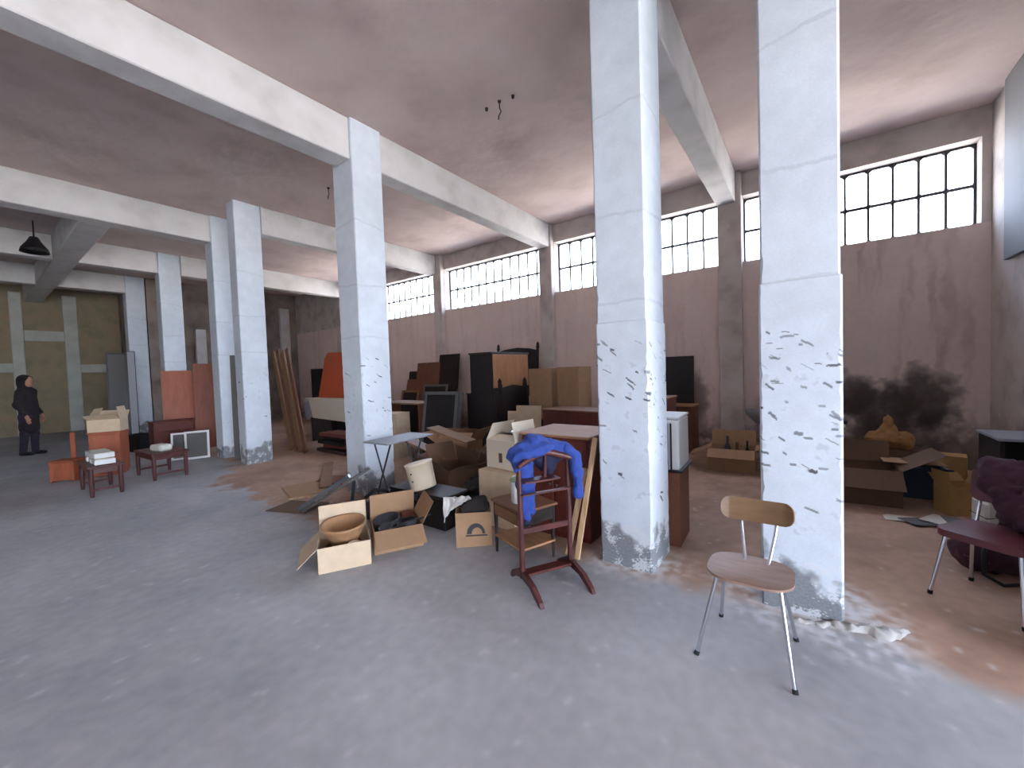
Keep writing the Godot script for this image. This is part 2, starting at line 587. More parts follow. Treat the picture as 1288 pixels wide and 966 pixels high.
func build_far_end() -> void:
	var st := new_st()
	bxc(st, Vector3(LEFT_END - 0.3, 0, -3.9), Vector3(LEFT_END, CEIL, REAR_Z), 0.0)
	struct("wall_left", st, M.infill)
	# concrete posts and rails framing the infill of the end wall
	for z in [[-2.5, -2.16], [-1.25, -0.98], [0.6, 0.9], [3.0, 3.3]]:
		st = new_st()
		bxc(st, Vector3(LEFT_END, 0, z[0]), Vector3(LEFT_END + 0.08, 4.75, z[1]), 0.01)
		struct("trim_post", st, M.post)
	st = new_st()
	bxc(st, Vector3(LEFT_END, 3.15, -2.16), Vector3(LEFT_END + 0.07, 3.5, -1.25), 0.01)
	struct("trim_rail", st, M.post)
	st = new_st()
	bxc(st, Vector3(LEFT_END, 2.05, -3.3), Vector3(LEFT_END + 0.07, 2.35, -2.5), 0.01)
	struct("trim_rail", st, M.post)
	st = new_st()
	bxc(st, Vector3(LEFT_END, 2.1, -0.98), Vector3(LEFT_END + 0.07, 2.4, 0.6), 0.01)
	struct("trim_rail", st, M.post)
	st = new_st()
	bxc(st, Vector3(LEFT_END, 0, -3.9), Vector3(-17.1, CEIL, -3.6), 0.0)
	bxc(st, Vector3(-17.4, 0, WALL_OUT), Vector3(-17.1, CEIL, -3.6), 0.0)
	struct("wall_cross", st, M.wall_dirty)
	# pale plastered pilasters on the cross wall
	for z in [[-7.95, -7.6, 2.2, 4.4], [-6.9, -6.65, 2.0, 3.7], [-5.1, -4.8, 0.0, 3.4]]:
		st = new_st()
		bxc(st, Vector3(-17.1, z[2], z[0]), Vector3(-16.96, z[3], z[1]), 0.01)
		struct("trim_pilaster", st, M.beam)

func beam(called: String, lo: Vector3, hi: Vector3) -> void:
	var st := new_st()
	bxc(st, lo, hi, 0.012)
	struct(called, st, M.beam)

func build_beams() -> void:
	# beams across the hall, from the columns to the window piers
	for b in [[-1.287, -0.985], [-5.05, -4.775], [-8.8, -8.55], [-13.75, -13.45]]:
		beam("beam", Vector3(b[0], BEAM_LOW, PIER_FRONT + 0.001), Vector3(b[1], CEIL, ROW_BACK))
	# and from the columns towards the rear wall
	for b in [[-0.2, 0.13], [-5.1, -4.775], [-10.1, -9.78], [-13.8, -13.52], [-17.45, -17.15]]:
		beam("beam", Vector3(b[0], BEAM_LOW, ROW_FRONT), Vector3(b[1], CEIL, REAR_Z))
	beam("beam", Vector3(LEFT_END, BEAM_LOW, -1.7), Vector3(-10.1, CEIL - 0.002, -1.3))

# ---------------------------------------------------------------- columns
func column_image(seed_: int, front: float, depth: float, scuffs: int, tone: Color) -> Image:
	var w := 256
	var h := 1024
	var per := 2.0 * (front + depth)
	var big := noise(seed_, 0.012, 4)
	var mid := noise(seed_ + 1, 0.05, 4)
	var fine := noise(seed_ + 2, 0.3, 2)
	var img := Image.create(w, h, false, Image.FORMAT_RGB8)
	var cement := Color(0.5, 0.51, 0.525)
	for j in h:
		var y := CEIL * (1.0 - (j + 0.5) / h)
		for i in w:
			var a := big.get_noise_2d(i * 0.7, j * 0.5)
			var b := mid.get_noise_2d(i * 0.7, j * 0.5)
			var f := fine.get_noise_2d(i, j)
			var c := tone * (1.0 + 0.045 * a + 0.03 * b + 0.025 * f)
			# lines of the shuttering boards
			for s in [[2.13, 0.012], [2.85, -0.03], [3.62, 0.05]]:
				var dy: float = y - s[0] - s[1] * sin(i / 256.0 * TAU) - 0.02 * b
				if absf(dy) < 0.012:
					c = c * (0.95 - 0.04 * b)
			# patches where the whitewash has gone down to the cement
			var foot: float = y + 0.16 * b + 0.3 * a
			if foot < 0.31:
				c = c.lerp(cement * (1.0 + 0.1 * f), clampf((0.31 - foot) * 8.0, 0.0, 0.95))
			if y < 0.35 and b + 0.5 * f > 0.22:
				c = c.lerp(Color(0.86, 0.87, 0.88), 0.8)
			if y > 0.5 and y < 1.75 and b > 0.42:
				c = c.lerp(Color(0.63, 0.64, 0.66), clampf((b - 0.42) * 3.0, 0.0, 0.3))
			c.a = 1.0
			img.set_pixel(i, j, c)
	# knocks and scuffs
	var r := RandomNumberGenerator.new()
	r.seed = seed_ * 7 + 3
	for s in scuffs:
		var cx := r.randf() * w
		var cy := h * (1.0 - (0.45 + 1.4 * sqrt(r.randf())) / CEIL)
		var ln := r.randf_range(0.006, 0.038) / per * w
		var th := r.randf_range(0.002, 0.011) / CEIL * h
		var sl := r.randf_range(-0.15, 1.2)
		var dark := r.randf_range(0.35, 0.95)
		for k in range(-int(ln), int(ln) + 1):
			for t in range(-int(th), int(th) + 1):
				var px := posmod(int(cx + k), w)
				var py := int(cy + k * sl * 1.2 + t)
				if py < 0 or py >= h:
					continue
				var edge := 1.0 - pow(absf(k) / (ln + 1.0), 2.0) - pow(absf(t) / (th + 1.0), 2.0) + 0.7 * fine.get_noise_2d(px * 1.7, py * 1.7)
				if edge > 0.15:
					img.set_pixel(px, py, img.get_pixel(px, py).lerp(Color(0.3, 0.31, 0.33), dark))
	return img

func column(xa: float, xb: float, seed_: int, scuffs: int, step: float, tone: Color) -> void:
	var front := xb - xa
	var depth := ROW_FRONT - ROW_BACK
	var m := mat(Color(1, 1, 1), 0.92)
	m.albedo_texture = tex(column_image(seed_, front, depth, scuffs, tone))
	var st := new_st()
	var per := 2.0 * (front + depth)
	var n := noise(seed_ + 9, 1.2, 3)
	var levels: Array[float] = []
	for k in 101:
		levels.append(CEIL * k / 100.0)
	if step > 0.0:
		levels.append(step)
		levels.append(step + 0.012)
		levels.sort()
	var rings := []
	var uvs := []
	for y in levels:
		var grow := 0.009 if (step > 0.0 and y <= step) else 0.0
		var ring: Array[Vector3] = []
		var uv: Array[float] = []
		var bv := 0.012
		var cs := [[xa, ROW_FRONT, -1.0, 1.0], [xb, ROW_FRONT, 1.0, 1.0], [xb, ROW_BACK, 1.0, -1.0], [xa, ROW_BACK, -1.0, -1.0]]
		var us := [0.0, front, front + depth, 2.0 * front + depth, per]
		for q in 4:
			var c: Array = cs[q]
			var chip := maxf(0.0, n.get_noise_2d(q * 50.0, y * 9.0) - 0.15) * 0.03 if y < 2.4 else 0.0
			var k := bv + chip
			var cx: float = c[0] + c[2] * grow
			var cz: float = c[1] + c[3] * grow
			var p1 := Vector3(cx, y, cz)
			var p2 := p1
			# going round front (left to right), right side, back, left side
			match q:
				0:
					p1 += Vector3(0, 0, -k)
					p2 += Vector3(k, 0, 0)
				1:
					p1 += Vector3(-k, 0, 0)
					p2 += Vector3(0, 0, -k)
				2:
					p1 += Vector3(0, 0, k)
					p2 += Vector3(-k, 0, 0)
				3:
					p1 += Vector3(k, 0, 0)
					p2 += Vector3(0, 0, k)
			ring.append(p1)
			ring.append(p2)
			uv.append((us[q] - k * 0.5) / per)
			uv.append((us[q] + k * 0.5) / per)
		rings.append(ring)
		uvs.append(uv)
	for L in levels.size() - 1:
		for k in 8:
			var k2 := (k + 1) % 8
			var a: Vector3 = rings[L][k]
			var b: Vector3 = rings[L][k2]
			var c: Vector3 = rings[L + 1][k2]
			var d: Vector3 = rings[L + 1][k]
			var u0: float = uvs[L][k]
			var u1: float = uvs[L][k2]
			if u1 < u0:
				u1 += 1.0
			var v0 := 1.0 - levels[L] / CEIL
			var v1 := 1.0 - levels[L + 1] / CEIL
			var outw := (a + b) * 0.5 - Vector3((xa + xb) / 2, a.y, (ROW_FRONT + ROW_BACK) / 2)
			uv_quad(st, [a, b, c, d], [Vector2(u0, v0), Vector2(u1, v0), Vector2(u1, v1), Vector2(u0, v1)], outw)
	struct("wall_column", st, m)

func build_columns() -> void:
	var white := Color(0.82, 0.85, 0.88)
	column(-0.242, 0.169, 101, 190, 2.13, white)
	column(-1.395, -0.983, 111, 110, 1.98, white)
	column(-5.203, -4.742, 121, 34, 0.0, white)
	column(-8.907, -8.58, 131, 10, 0.0, white)
	column(-10.124, -9.749, 141, 6, 0.0, white)
	column(-13.86, -13.49, 151, 4, 0.0, white)
	column(-17.5, -17.12, 161, 4, 0.0, white)

# ---------------------------------------------------------------- windows
func build_windows() -> void:
	var spans := [[-13.5, -8.695], [-8.37, -5.074], [-4.74, -1.276], [-0.901, 1.94]]
	for i in spans.size():
		var xa: float = spans[i][0]
		var xb: float = spans[i][1]
		var st := new_st()
		var fr := 0.028
		bxc(st, Vector3(xa, SILL, GLASS_Z - 0.02), Vector3(xb, SILL + fr, GLASS_Z + 0.02), 0.002)
		bxc(st, Vector3(xa, WIN_TOP - fr, GLASS_Z - 0.02), Vector3(xb, WIN_TOP, GLASS_Z + 0.02), 0.002)
		bxc(st, Vector3(xa, SILL, GLASS_Z - 0.02), Vector3(xa + fr, WIN_TOP, GLASS_Z + 0.02), 0.002)
		bxc(st, Vector3(xb - fr, SILL, GLASS_Z - 0.02), Vector3(xb, WIN_TOP, GLASS_Z + 0.02), 0.002)
		var w := struct("window_%d" % (i + 1), st, M.steel_frame)
		var n := int(round((xb - xa) / 0.283))
		var ym := (SILL + WIN_TOP) / 2
		bar_obj("glazing_rail", Vector3(xa + fr, ym, GLASS_Z), Vector3(xb - fr, ym, GLASS_Z), 0.03, 0.042, M.steel_frame, w)
		for k in range(0, n + 1):
			var x := lerpf(xa + fr / 2, xb - fr / 2, float(k) / n)
			if k > 0 and k < n:
				bar_obj("glazing_bar", Vector3(x, SILL + fr, GLASS_Z), Vector3(x, WIN_TOP - fr, GLASS_Z), 0.04, 0.03, M.steel_frame, w)
			for yy in [SILL + fr, ym, WIN_TOP - fr]:
				st = new_st()
				prism(st, [Vector2(-0.05, 0), Vector2(0, -0.05), Vector2(0.05, 0), Vector2(0, 0.05)], 0.034, Transform3D(Basis(), Vector3(x, yy, GLASS_Z)))  # diamonds added to mimic glare thinning the bars between crossings
				obj("glare_diamond", st, M.steel_frame, w)
		for k in n:
			var x2 := lerpf(xa + fr / 2, xb - fr / 2, float(k) / n) + 0.02
			var x3 := lerpf(xa + fr / 2, xb - fr / 2, float(k + 1) / n) - 0.02
			for yy in [[SILL + fr, ym - 0.01], [ym + 0.01, WIN_TOP - fr]]:
				st = new_st()
				bxc(st, Vector3(x2, yy[0], GLASS_Z - 0.002), Vector3(x3, yy[1], GLASS_Z + 0.002), 0.0)
				obj("pane", st, M.pane, w)

# ---------------------------------------------------------------- object materials
func object_materials() -> void:
	var cloth_n := normal_tile(61, 0.09, 4.0, 3)
	M.wood_light_v = mat(Color(1, 1, 1), 0.6, 0.0, tex(grain_image(51, [Color(0.62, 0.5, 0.37), Color(0.76, 0.63, 0.47), Color(0.82, 0.7, 0.54)], true)), 1.6)
	var dark_g := tex(grain_image(52, [Color(0.6, 0.6, 0.6), Color(0.85, 0.85, 0.85), Color(1, 1, 1)], true))
	var dark_h := tex(grain_image(53, [Color(0.6, 0.6, 0.6), Color(0.85, 0.85, 0.85), Color(1, 1, 1)], false))
	var soft_g := tex(grain_image(55, [Color(0.86, 0.86, 0.86), Color(0.95, 0.95, 0.95), Color(1, 1, 1)], true))
	var soft_h := tex(grain_image(56, [Color(0.86, 0.86, 0.86), Color(0.95, 0.95, 0.95), Color(1, 1, 1)], false))
	M.seat_ply = mat(Color(0.62, 0.5, 0.43), 0.4, 0.0, soft_h, 2.0)
	M.back_ply = mat(Color(0.5, 0.38, 0.26), 0.4, 0.0, soft_h, 2.0)
	M.mahogany = mat(Color(0.36, 0.17, 0.16), 0.4, 0.0, dark_g, 2.0)
	M.mahogany_h = mat(Color(0.38, 0.18, 0.165), 0.4, 0.0, dark_h, 2.0)
	M.dark_wood = mat(Color(0.2, 0.135, 0.115), 0.75, 0.0, dark_g, 1.5)
	M.dark_wood_h = mat(Color(0.22, 0.15, 0.125), 0.5, 0.0, dark_h, 1.5)
	M.black_wood = mat(Color(0.12, 0.085, 0.085), 0.75, 0.0, dark_g, 1.5)
	M.brown_wood = mat(Color(0.46, 0.29, 0.2), 0.5, 0.0, soft_g, 1.3)
	M.brown_wood_h = mat(Color(0.52, 0.35, 0.24), 0.5, 0.0, soft_h, 1.3)
	M.tan_wood = mat(Color(0.68, 0.5, 0.36), 0.55, 0.0, soft_h, 1.2)
	M.honey_wood = mat(Color(0.72, 0.51, 0.35), 0.45, 0.0, soft_g, 1.0)
	M.red_wood = mat(Color(0.4, 0.17, 0.13), 0.45, 0.0, soft_g, 1.4)
	M.orange_ply = mat(Color(0.66, 0.36, 0.24), 0.5, 0.0, soft_g, 0.9)
	M.rust_ply = mat(Color(0.55, 0.29, 0.2), 0.55, 0.0, soft_g, 0.9)
	M.orange_paint = mat(Color(0.74, 0.31, 0.16), 0.5)
	M.old_plank = mat(Color(0.55, 0.41, 0.29), 0.75, 0.0, soft_g, 1.2)
	M.old_plank_h = mat(Color(0.55, 0.42, 0.31), 0.75, 0.0, soft_h, 1.2)
	var cb := tex(tile_image(54, 0.02, [Color(0.93, 0.93, 0.93), Color(0.97, 0.97, 0.97), Color(1, 1, 1)], 4, 256))
	M.card = mat(Color(0.66, 0.52, 0.39), 0.85, 0.0, cb, 1.5)
	M.card_pale = mat(Color(0.83, 0.74, 0.62), 0.85, 0.0, cb, 1.5)
	M.card_dark = mat(Color(0.42, 0.32, 0.245), 0.85, 0.0, cb, 1.5)
	M.card_red = mat(Color(0.48, 0.3, 0.22), 0.85, 0.0, cb, 1.5)
	M.paper = mat(Color(0.87, 0.85, 0.8), 0.9, 0.0, cb, 3.0)
	M.white_paint = mat(Color(0.86, 0.86, 0.85), 0.4)
	M.cream_paint = mat(Color(0.86, 0.81, 0.73), 0.55)
	M.plastic_cream = mat(Color(0.87, 0.8, 0.7), 0.45)
	M.grey_paint = mat(Color(0.56, 0.57, 0.59), 0.5)
	M.slate = mat(Color(0.38, 0.37, 0.36), 0.7)
	M.dark_grey = mat(Color(0.2, 0.2, 0.22), 0.45)
	M.black = mat(Color(0.09, 0.085, 0.09), 0.5)
	M.hole = mat(Color(0.2, 0.18, 0.17), 0.9)
	M.metal = mat(Color(0.62, 0.64, 0.67), 0.3, 0.9)
	M.dark_metal = mat(Color(0.3, 0.32, 0.35), 0.4, 0.7)
	M.chrome = mat(Color(0.85, 0.87, 0.9), 0.12, 1.0)
	M.rubber = mat(Color(0.1, 0.1, 0.11), 0.8)
	M.clay = mat(Color(0.66, 0.5, 0.35), 0.8, 0.0, cb, 4.0)
	M.blue_cloth = mat(Color(0.16, 0.26, 0.56), 0.85, 0.0, null, 3.5, cloth_n, 0.9)
	M.blue_cloth.rim_enabled = true
	M.blue_cloth.rim = 0.3
	M.navy_lining = mat(Color(0.08, 0.1, 0.22), 0.85)
	M.white_cloth = mat(Color(0.82, 0.8, 0.78), 0.9, 0.0, null, 6.0, cloth_n, 0.5)
	M.dark_cloth = mat(Color(0.17, 0.15, 0.15), 0.95, 0.0, null, 5.0, cloth_n, 0.5)
	M.brown_cloth = mat(Color(0.4, 0.32, 0.26), 0.95, 0.0, null, 5.0, cloth_n, 0.6)
	M.plum_cloth = mat(Color(0.25, 0.13, 0.17), 0.9, 0.0, null, 5.0, cloth_n, 0.5)
	M.plum_vinyl = mat(Color(0.36, 0.15, 0.17), 0.45)
	M.jacket = mat(Color(0.16, 0.13, 0.14), 0.95, 0.0, null, 5.0, cloth_n, 0.4)
	M.trousers = mat(Color(0.19, 0.16, 0.22), 0.95)
	M.skin = mat(Color(0.66, 0.46, 0.37), 0.6)
	M.green_lid = mat(Color(0.56, 0.64, 0.52), 0.5)
	M.yellow_card = mat(Color(0.72, 0.56, 0.35), 0.8, 0.0, cb, 2.0)
	M.amber_cloth = mat(Color(0.62, 0.45, 0.28), 0.85, 0.0, null, 5.0, cloth_n, 0.5)
	M.blue_crate = mat(Color(0.22, 0.27, 0.36), 0.55)
	M.print = mat(Color(0.24, 0.23, 0.25), 0.8)
	M.lime = mat(Color(0.7, 0.69, 0.67), 0.95, 0.0, null, 3.0, M.plaster_n, 0.8)

# ---------------------------------------------------------------- builders
func flap_box(hinge: Vector3, inward: Vector3, along: Vector3, ln: float, w: float, ang: float, m: Material, parent: Node) -> void:
	var a := deg_to_rad(ang)
	var d := inward * cos(a) + Vector3.UP * sin(a)
	box_obj("flap", hinge + d * ln * 0.5, Vector3(w - 0.008, 0.005, ln), m, parent, 0.001, Basis(along, d.cross(along), d))

func carton(label: String, at: Vector3, yaw: float, w: float, d: float, h: float, flaps: Array, m: Material, group := "", called := "cardboard_box") -> Node3D:
	var t := thing(called, label, "cardboard box" if called == "cardboard_box" else "box", at, deg_to_rad(yaw), group)
	var k := 0.006
	box_obj("bottom", Vector3(0, k / 2, 0), Vector3(w, k, d), m, t, 0.001)
	for s in [-1.0, 1.0]:
		box_obj("side_panel", Vector3(s * (w / 2 - k / 2), h / 2 + k / 2, 0), Vector3(k, h - k, d), m, t, 0.001)
		box_obj("end_panel", Vector3(0, h / 2 + k / 2, s * (d / 2 - k / 2)), Vector3(w - 2 * k, h - k, k), m, t, 0.001)
	if flaps.is_empty():
		for s in [-1.0, 1.0]:
			box_obj("flap", Vector3(0, h + k / 2, s * d / 4), Vector3(w, k, d / 2 - 0.003), m, t, 0.001)
		return t
	var hx := [Vector3(0, h, d / 2), Vector3(w / 2, h, 0), Vector3(0, h, -d / 2), Vector3(-w / 2, h, 0)]
	var inw := [Vector3(0, 0, -1), Vector3(-1, 0, 0), Vector3(0, 0, 1), Vector3(1, 0, 0)]
	var alo := [Vector3(1, 0, 0), Vector3(0, 0, -1), Vector3(-1, 0, 0), Vector3(0, 0, 1)]
	for i in 4:
		if flaps[i] != null:
			flap_box(hx[i], inw[i], alo[i], (d if i % 2 == 0 else w) * 0.5, (w if i % 2 == 0 else d), flaps[i], m, t)
	return t

# leaning board: x across, y up along the board, tilted towards -z
func leaning(called: String, label: String, category: String, at: Vector3, yaw: float, tilt: float, w: float, h: float, t: float, m: Material, edge: Material = null, group := "", roll := 0.0) -> Node3D:
	var o := thing(called, label, category, at, 0.0, group)
	o.basis = Basis(Vector3.UP, deg_to_rad(yaw)) * Basis(Vector3.RIGHT, -deg_to_rad(tilt)) * Basis(Vector3.BACK, deg_to_rad(roll))
	box_obj("board", Vector3(0, h / 2, 0), Vector3(w, h, t), m, o, 0.004)
	if edge != null:
		var e := minf(0.06, w * 0.12)
		for s in [-1.0, 1.0]:
			box_obj("stile", Vector3(s * (w / 2 + e / 2 - 0.001), h / 2, 0), Vector3(e, h, t + 0.016), edge, o, 0.004)
		for y in [e / 2, h - e / 2]:
			box_obj("rail", Vector3(0, y, 0), Vector3(w - 0.002, e, t + 0.014), edge, o, 0.004)
	return o

func plank(label: String, a: Vector3, b: Vector3, w: float, t: float, m: Material, group := "", up := Vector3.UP) -> void:
	var st := new_st()
	bar(st, a, b, w, t, up, 0.003)
	var o := obj("plank", st, m)
	tag(o, label, "plank", group)

# case furniture: body, doors or drawers on +z, knobs, plinth, top
func case(called: String, label: String, category: String, at: Vector3, yaw: float, w: float, h: float, d: float, m: Material, topm: Material, drawers := 0, doors := 0, group := "") -> Node3D:
	var t := thing(called, label, category, at, deg_to_rad(yaw), group)
	box_obj("plinth", Vector3(0, 0.03, -0.01), Vector3(w - 0.04, 0.06, d - 0.04), m, t)
	box_obj("body", Vector3(0, (h - 0.085) / 2 + 0.06, 0), Vector3(w, h - 0.085, d), m, t)
	box_obj("top", Vector3(0, h - 0.0125, 0.01), Vector3(w + 0.03, 0.025, d + 0.03), topm, t, 0.006)
	var hh := h - 0.11
	for k in drawers:
		var y := 0.075 + hh * (k + 0.5) / drawers
		var dr := box_obj("drawer", Vector3(0, y, d / 2 + 0.009), Vector3(w - 0.04, hh / drawers - 0.015, 0.018), m, t, 0.005)
		var st := new_st()
		for s in [-1.0, 1.0]:
			lathe(st, [Vector2(0.006, 0), Vector2(0.006, 0.01), Vector2(0.014, 0.018), Vector2(0.012, 0.026), Vector2(0.0, 0.028)], Transform3D(rot(90, 0, 0), Vector3(s * w * 0.25, y, d / 2 + 0.018)), 10)
		obj("knobs", st, M.dark_metal, dr)
	for k in doors:
		var x := -w / 2 + w * (k + 0.5) / doors
		var dr := box_obj("door", Vector3(x, 0.075 + hh / 2, d / 2 + 0.009), Vector3(w / doors - 0.02, hh - 0.02, 0.018), m, t, 0.005)
		var st := new_st()
		lathe(st, [Vector2(0.006, 0), Vector2(0.006, 0.01), Vector2(0.014, 0.018), Vector2(0.012, 0.026), Vector2(0.0, 0.028)], Transform3D(rot(90, 0, 0), Vector3(x + (w / doors * 0.4 if k % 2 == 0 else -w / doors * 0.4), 0.075 + hh / 2, d / 2 + 0.018)), 10)
		obj("knob", st, M.dark_metal, dr)
	return t

func low_table(label: String, at: Vector3, yaw: float, w: float, d: float, h: float, m: Material, mh: Material) -> Node3D:
	var t := thing("low_table", label, "table", at, deg_to_rad(yaw))
	box_obj("tabletop", Vector3(0, h - 0.0175, 0), Vector3(w, 0.035, d), mh, t, 0.008)
	for s in [-1.0, 1.0]:
		box_obj("apron", Vector3(0, h - 0.075, s * (d / 2 - 0.045)), Vector3(w - 0.1, 0.08, 0.02), mh, t, 0.003)
		box_obj("apron", Vector3(s * (w / 2 - 0.045), h - 0.075, 0), Vector3(0.02, 0.08, d - 0.1), mh, t, 0.003)
		box_obj("stretcher", Vector3(s * (w / 2 - 0.045), 0.1, 0), Vector3(0.022, 0.03, d - 0.12), mh, t, 0.003)
		for q in [-1.0, 1.0]:
			var st := new_st()
			tube(st, [Vector3(s * (w / 2 - 0.045), 0, q * (d / 2 - 0.045)), Vector3(s * (w / 2 - 0.045), 0.05, q * (d / 2 - 0.045)), Vector3(s * (w / 2 - 0.045), 0.2, q * (d / 2 - 0.045)), Vector3(s * (w / 2 - 0.045), h - 0.035, q * (d / 2 - 0.045))], [0.022, 0.026, 0.03, 0.032], 8)
			obj("leg", st, m, t)
	return t

# ---- soft shapes: tapered capsules joined smoothly, meshed as surface nets
func field(p: Vector3, caps: Array, k: float) -> float:
	var d := 1e6
	for c in caps:
		var a: Vector3 = c[0]
		var ab: Vector3 = c[1] - a
		var t := clampf((p - a).dot(ab) / maxf(ab.length_squared(), 1e-9), 0.0, 1.0)
		var q := p - a - ab * t
		if c.size() > 4:
			q = q * c[4]
		var e: float = q.length() - lerpf(c[2], c[3], t)
		if e - d < k:
			var hh := clampf(0.5 + 0.5 * (d - e) / k, 0.0, 1.0)
			d = lerpf(d, e, hh) - k * hh * (1.0 - hh)
	return d

func soft(st: SurfaceTool, caps: Array, cell: float, k := 0.03, wrinkle := 0.0, wfreq := 8.0, seed_ := 1) -> void:
	var lo := Vector3.ONE * 1e6
	var hi := -lo
	for c in caps:
		var r: float = maxf(c[2], c[3]) * (1.7 if c.size() > 4 else 1.0) + k + cell * 2 + wrinkle
		for e in 2:
			lo = lo.min(c[e] - Vector3.ONE * r)
			hi = hi.max(c[e] + Vector3.ONE * r)
	var n := noise(seed_, wfreq, 2)
	var nx := int((hi.x - lo.x) / cell) + 2
	var ny := int((hi.y - lo.y) / cell) + 2
	var nz := int((hi.z - lo.z) / cell) + 2
	var g := PackedFloat32Array()
	g.resize(nx * ny * nz)
	for z in nz:
		for y in ny:
			for x in nx:
				var p := lo + Vector3(x, y, z) * cell
				var v := field(p, caps, k)
				if wrinkle > 0.0 and absf(v) < wrinkle * 2.0 + cell * 2.0:
					v += wrinkle * n.get_noise_3dv(p)
				g[(z * ny + y) * nx + x] = v
	var idx := {}
	for z in nz - 1:
		for y in ny - 1:
			for x in nx - 1:
				var base := (z * ny + y) * nx + x
				var mask := 0
				for q in 8:
					if g[base + (q & 1) + ((q >> 1) & 1) * nx + ((q >> 2) & 1) * nx * ny] < 0.0:
						mask |= 1 << q
				if mask == 0 or mask == 255:
					continue
				var s := Vector3.ZERO
				var cnt := 0
				for e in [[0, 1], [2, 3], [4, 5], [6, 7], [0, 2], [1, 3], [4, 6], [5, 7], [0, 4], [1, 5], [2, 6], [3, 7]]:
					var i0: int = e[0]
					var i1: int = e[1]
					if ((mask >> i0) & 1) != ((mask >> i1) & 1):
						var v0 := g[base + (i0 & 1) + ((i0 >> 1) & 1) * nx + ((i0 >> 2) & 1) * nx * ny]
						var v1 := g[base + (i1 & 1) + ((i1 >> 1) & 1) * nx + ((i1 >> 2) & 1) * nx * ny]
						var t := v0 / (v0 - v1)
						var p0 := Vector3(i0 & 1, (i0 >> 1) & 1, (i0 >> 2) & 1)
						var p1 := Vector3(i1 & 1, (i1 >> 1) & 1, (i1 >> 2) & 1)
						s += p0.lerp(p1, t)
						cnt += 1
				idx[base] = lo + (Vector3(x, y, z) + s / cnt) * cell
	st.set_smooth_group(0)
	var step := [1, nx, nx * ny]
	for z in range(1, nz - 1):
		for y in range(1, ny - 1):
			for x in range(1, nx - 1):
				var base := (z * ny + y) * nx + x
				for ax in 3:
					var a := g[base]
					var b := g[base + step[ax]]
					if (a < 0.0) == (b < 0.0):
						continue
					var u: int = step[(ax + 1) % 3]
					var v: int = step[(ax + 2) % 3]
					var q := [base, base - u, base - u - v, base - v]
					var pts := []
					for w in q:
						if idx.has(w):
							pts.append(idx[w])
					if pts.size() < 4:
						continue
					var dirv := Vector3.ZERO
					dirv[ax] = 1.0 if a < 0.0 else -1.0
					var mid: Vector3 = (pts[0] + pts[1] + pts[2] + pts[3]) * 0.25 - dirv * cell
					quad_out(st, pts[0], pts[1], pts[2], pts[3], mid)
	st.set_smooth_group(-1)

func soft_obj(called: String, caps: Array, cell: float, m: Material, parent: Node, k := 0.03, wrinkle := 0.0, wfreq := 8.0, seed_ := 1) -> MeshInstance3D:
	var st := new_st()
	soft(st, caps, cell, k, wrinkle, wfreq, seed_)
	return obj(called, st, m, parent)

# ---------------------------------------------------------------- the things
func build_objects() -> void:
	object_materials()
	near_things()
	heap_things()
	store_things()
	bay_things()
	far_things()
	ceiling_things()

func v3(x: float, y: float, z: float) -> Vector3:
	return Vector3(x, y, z)

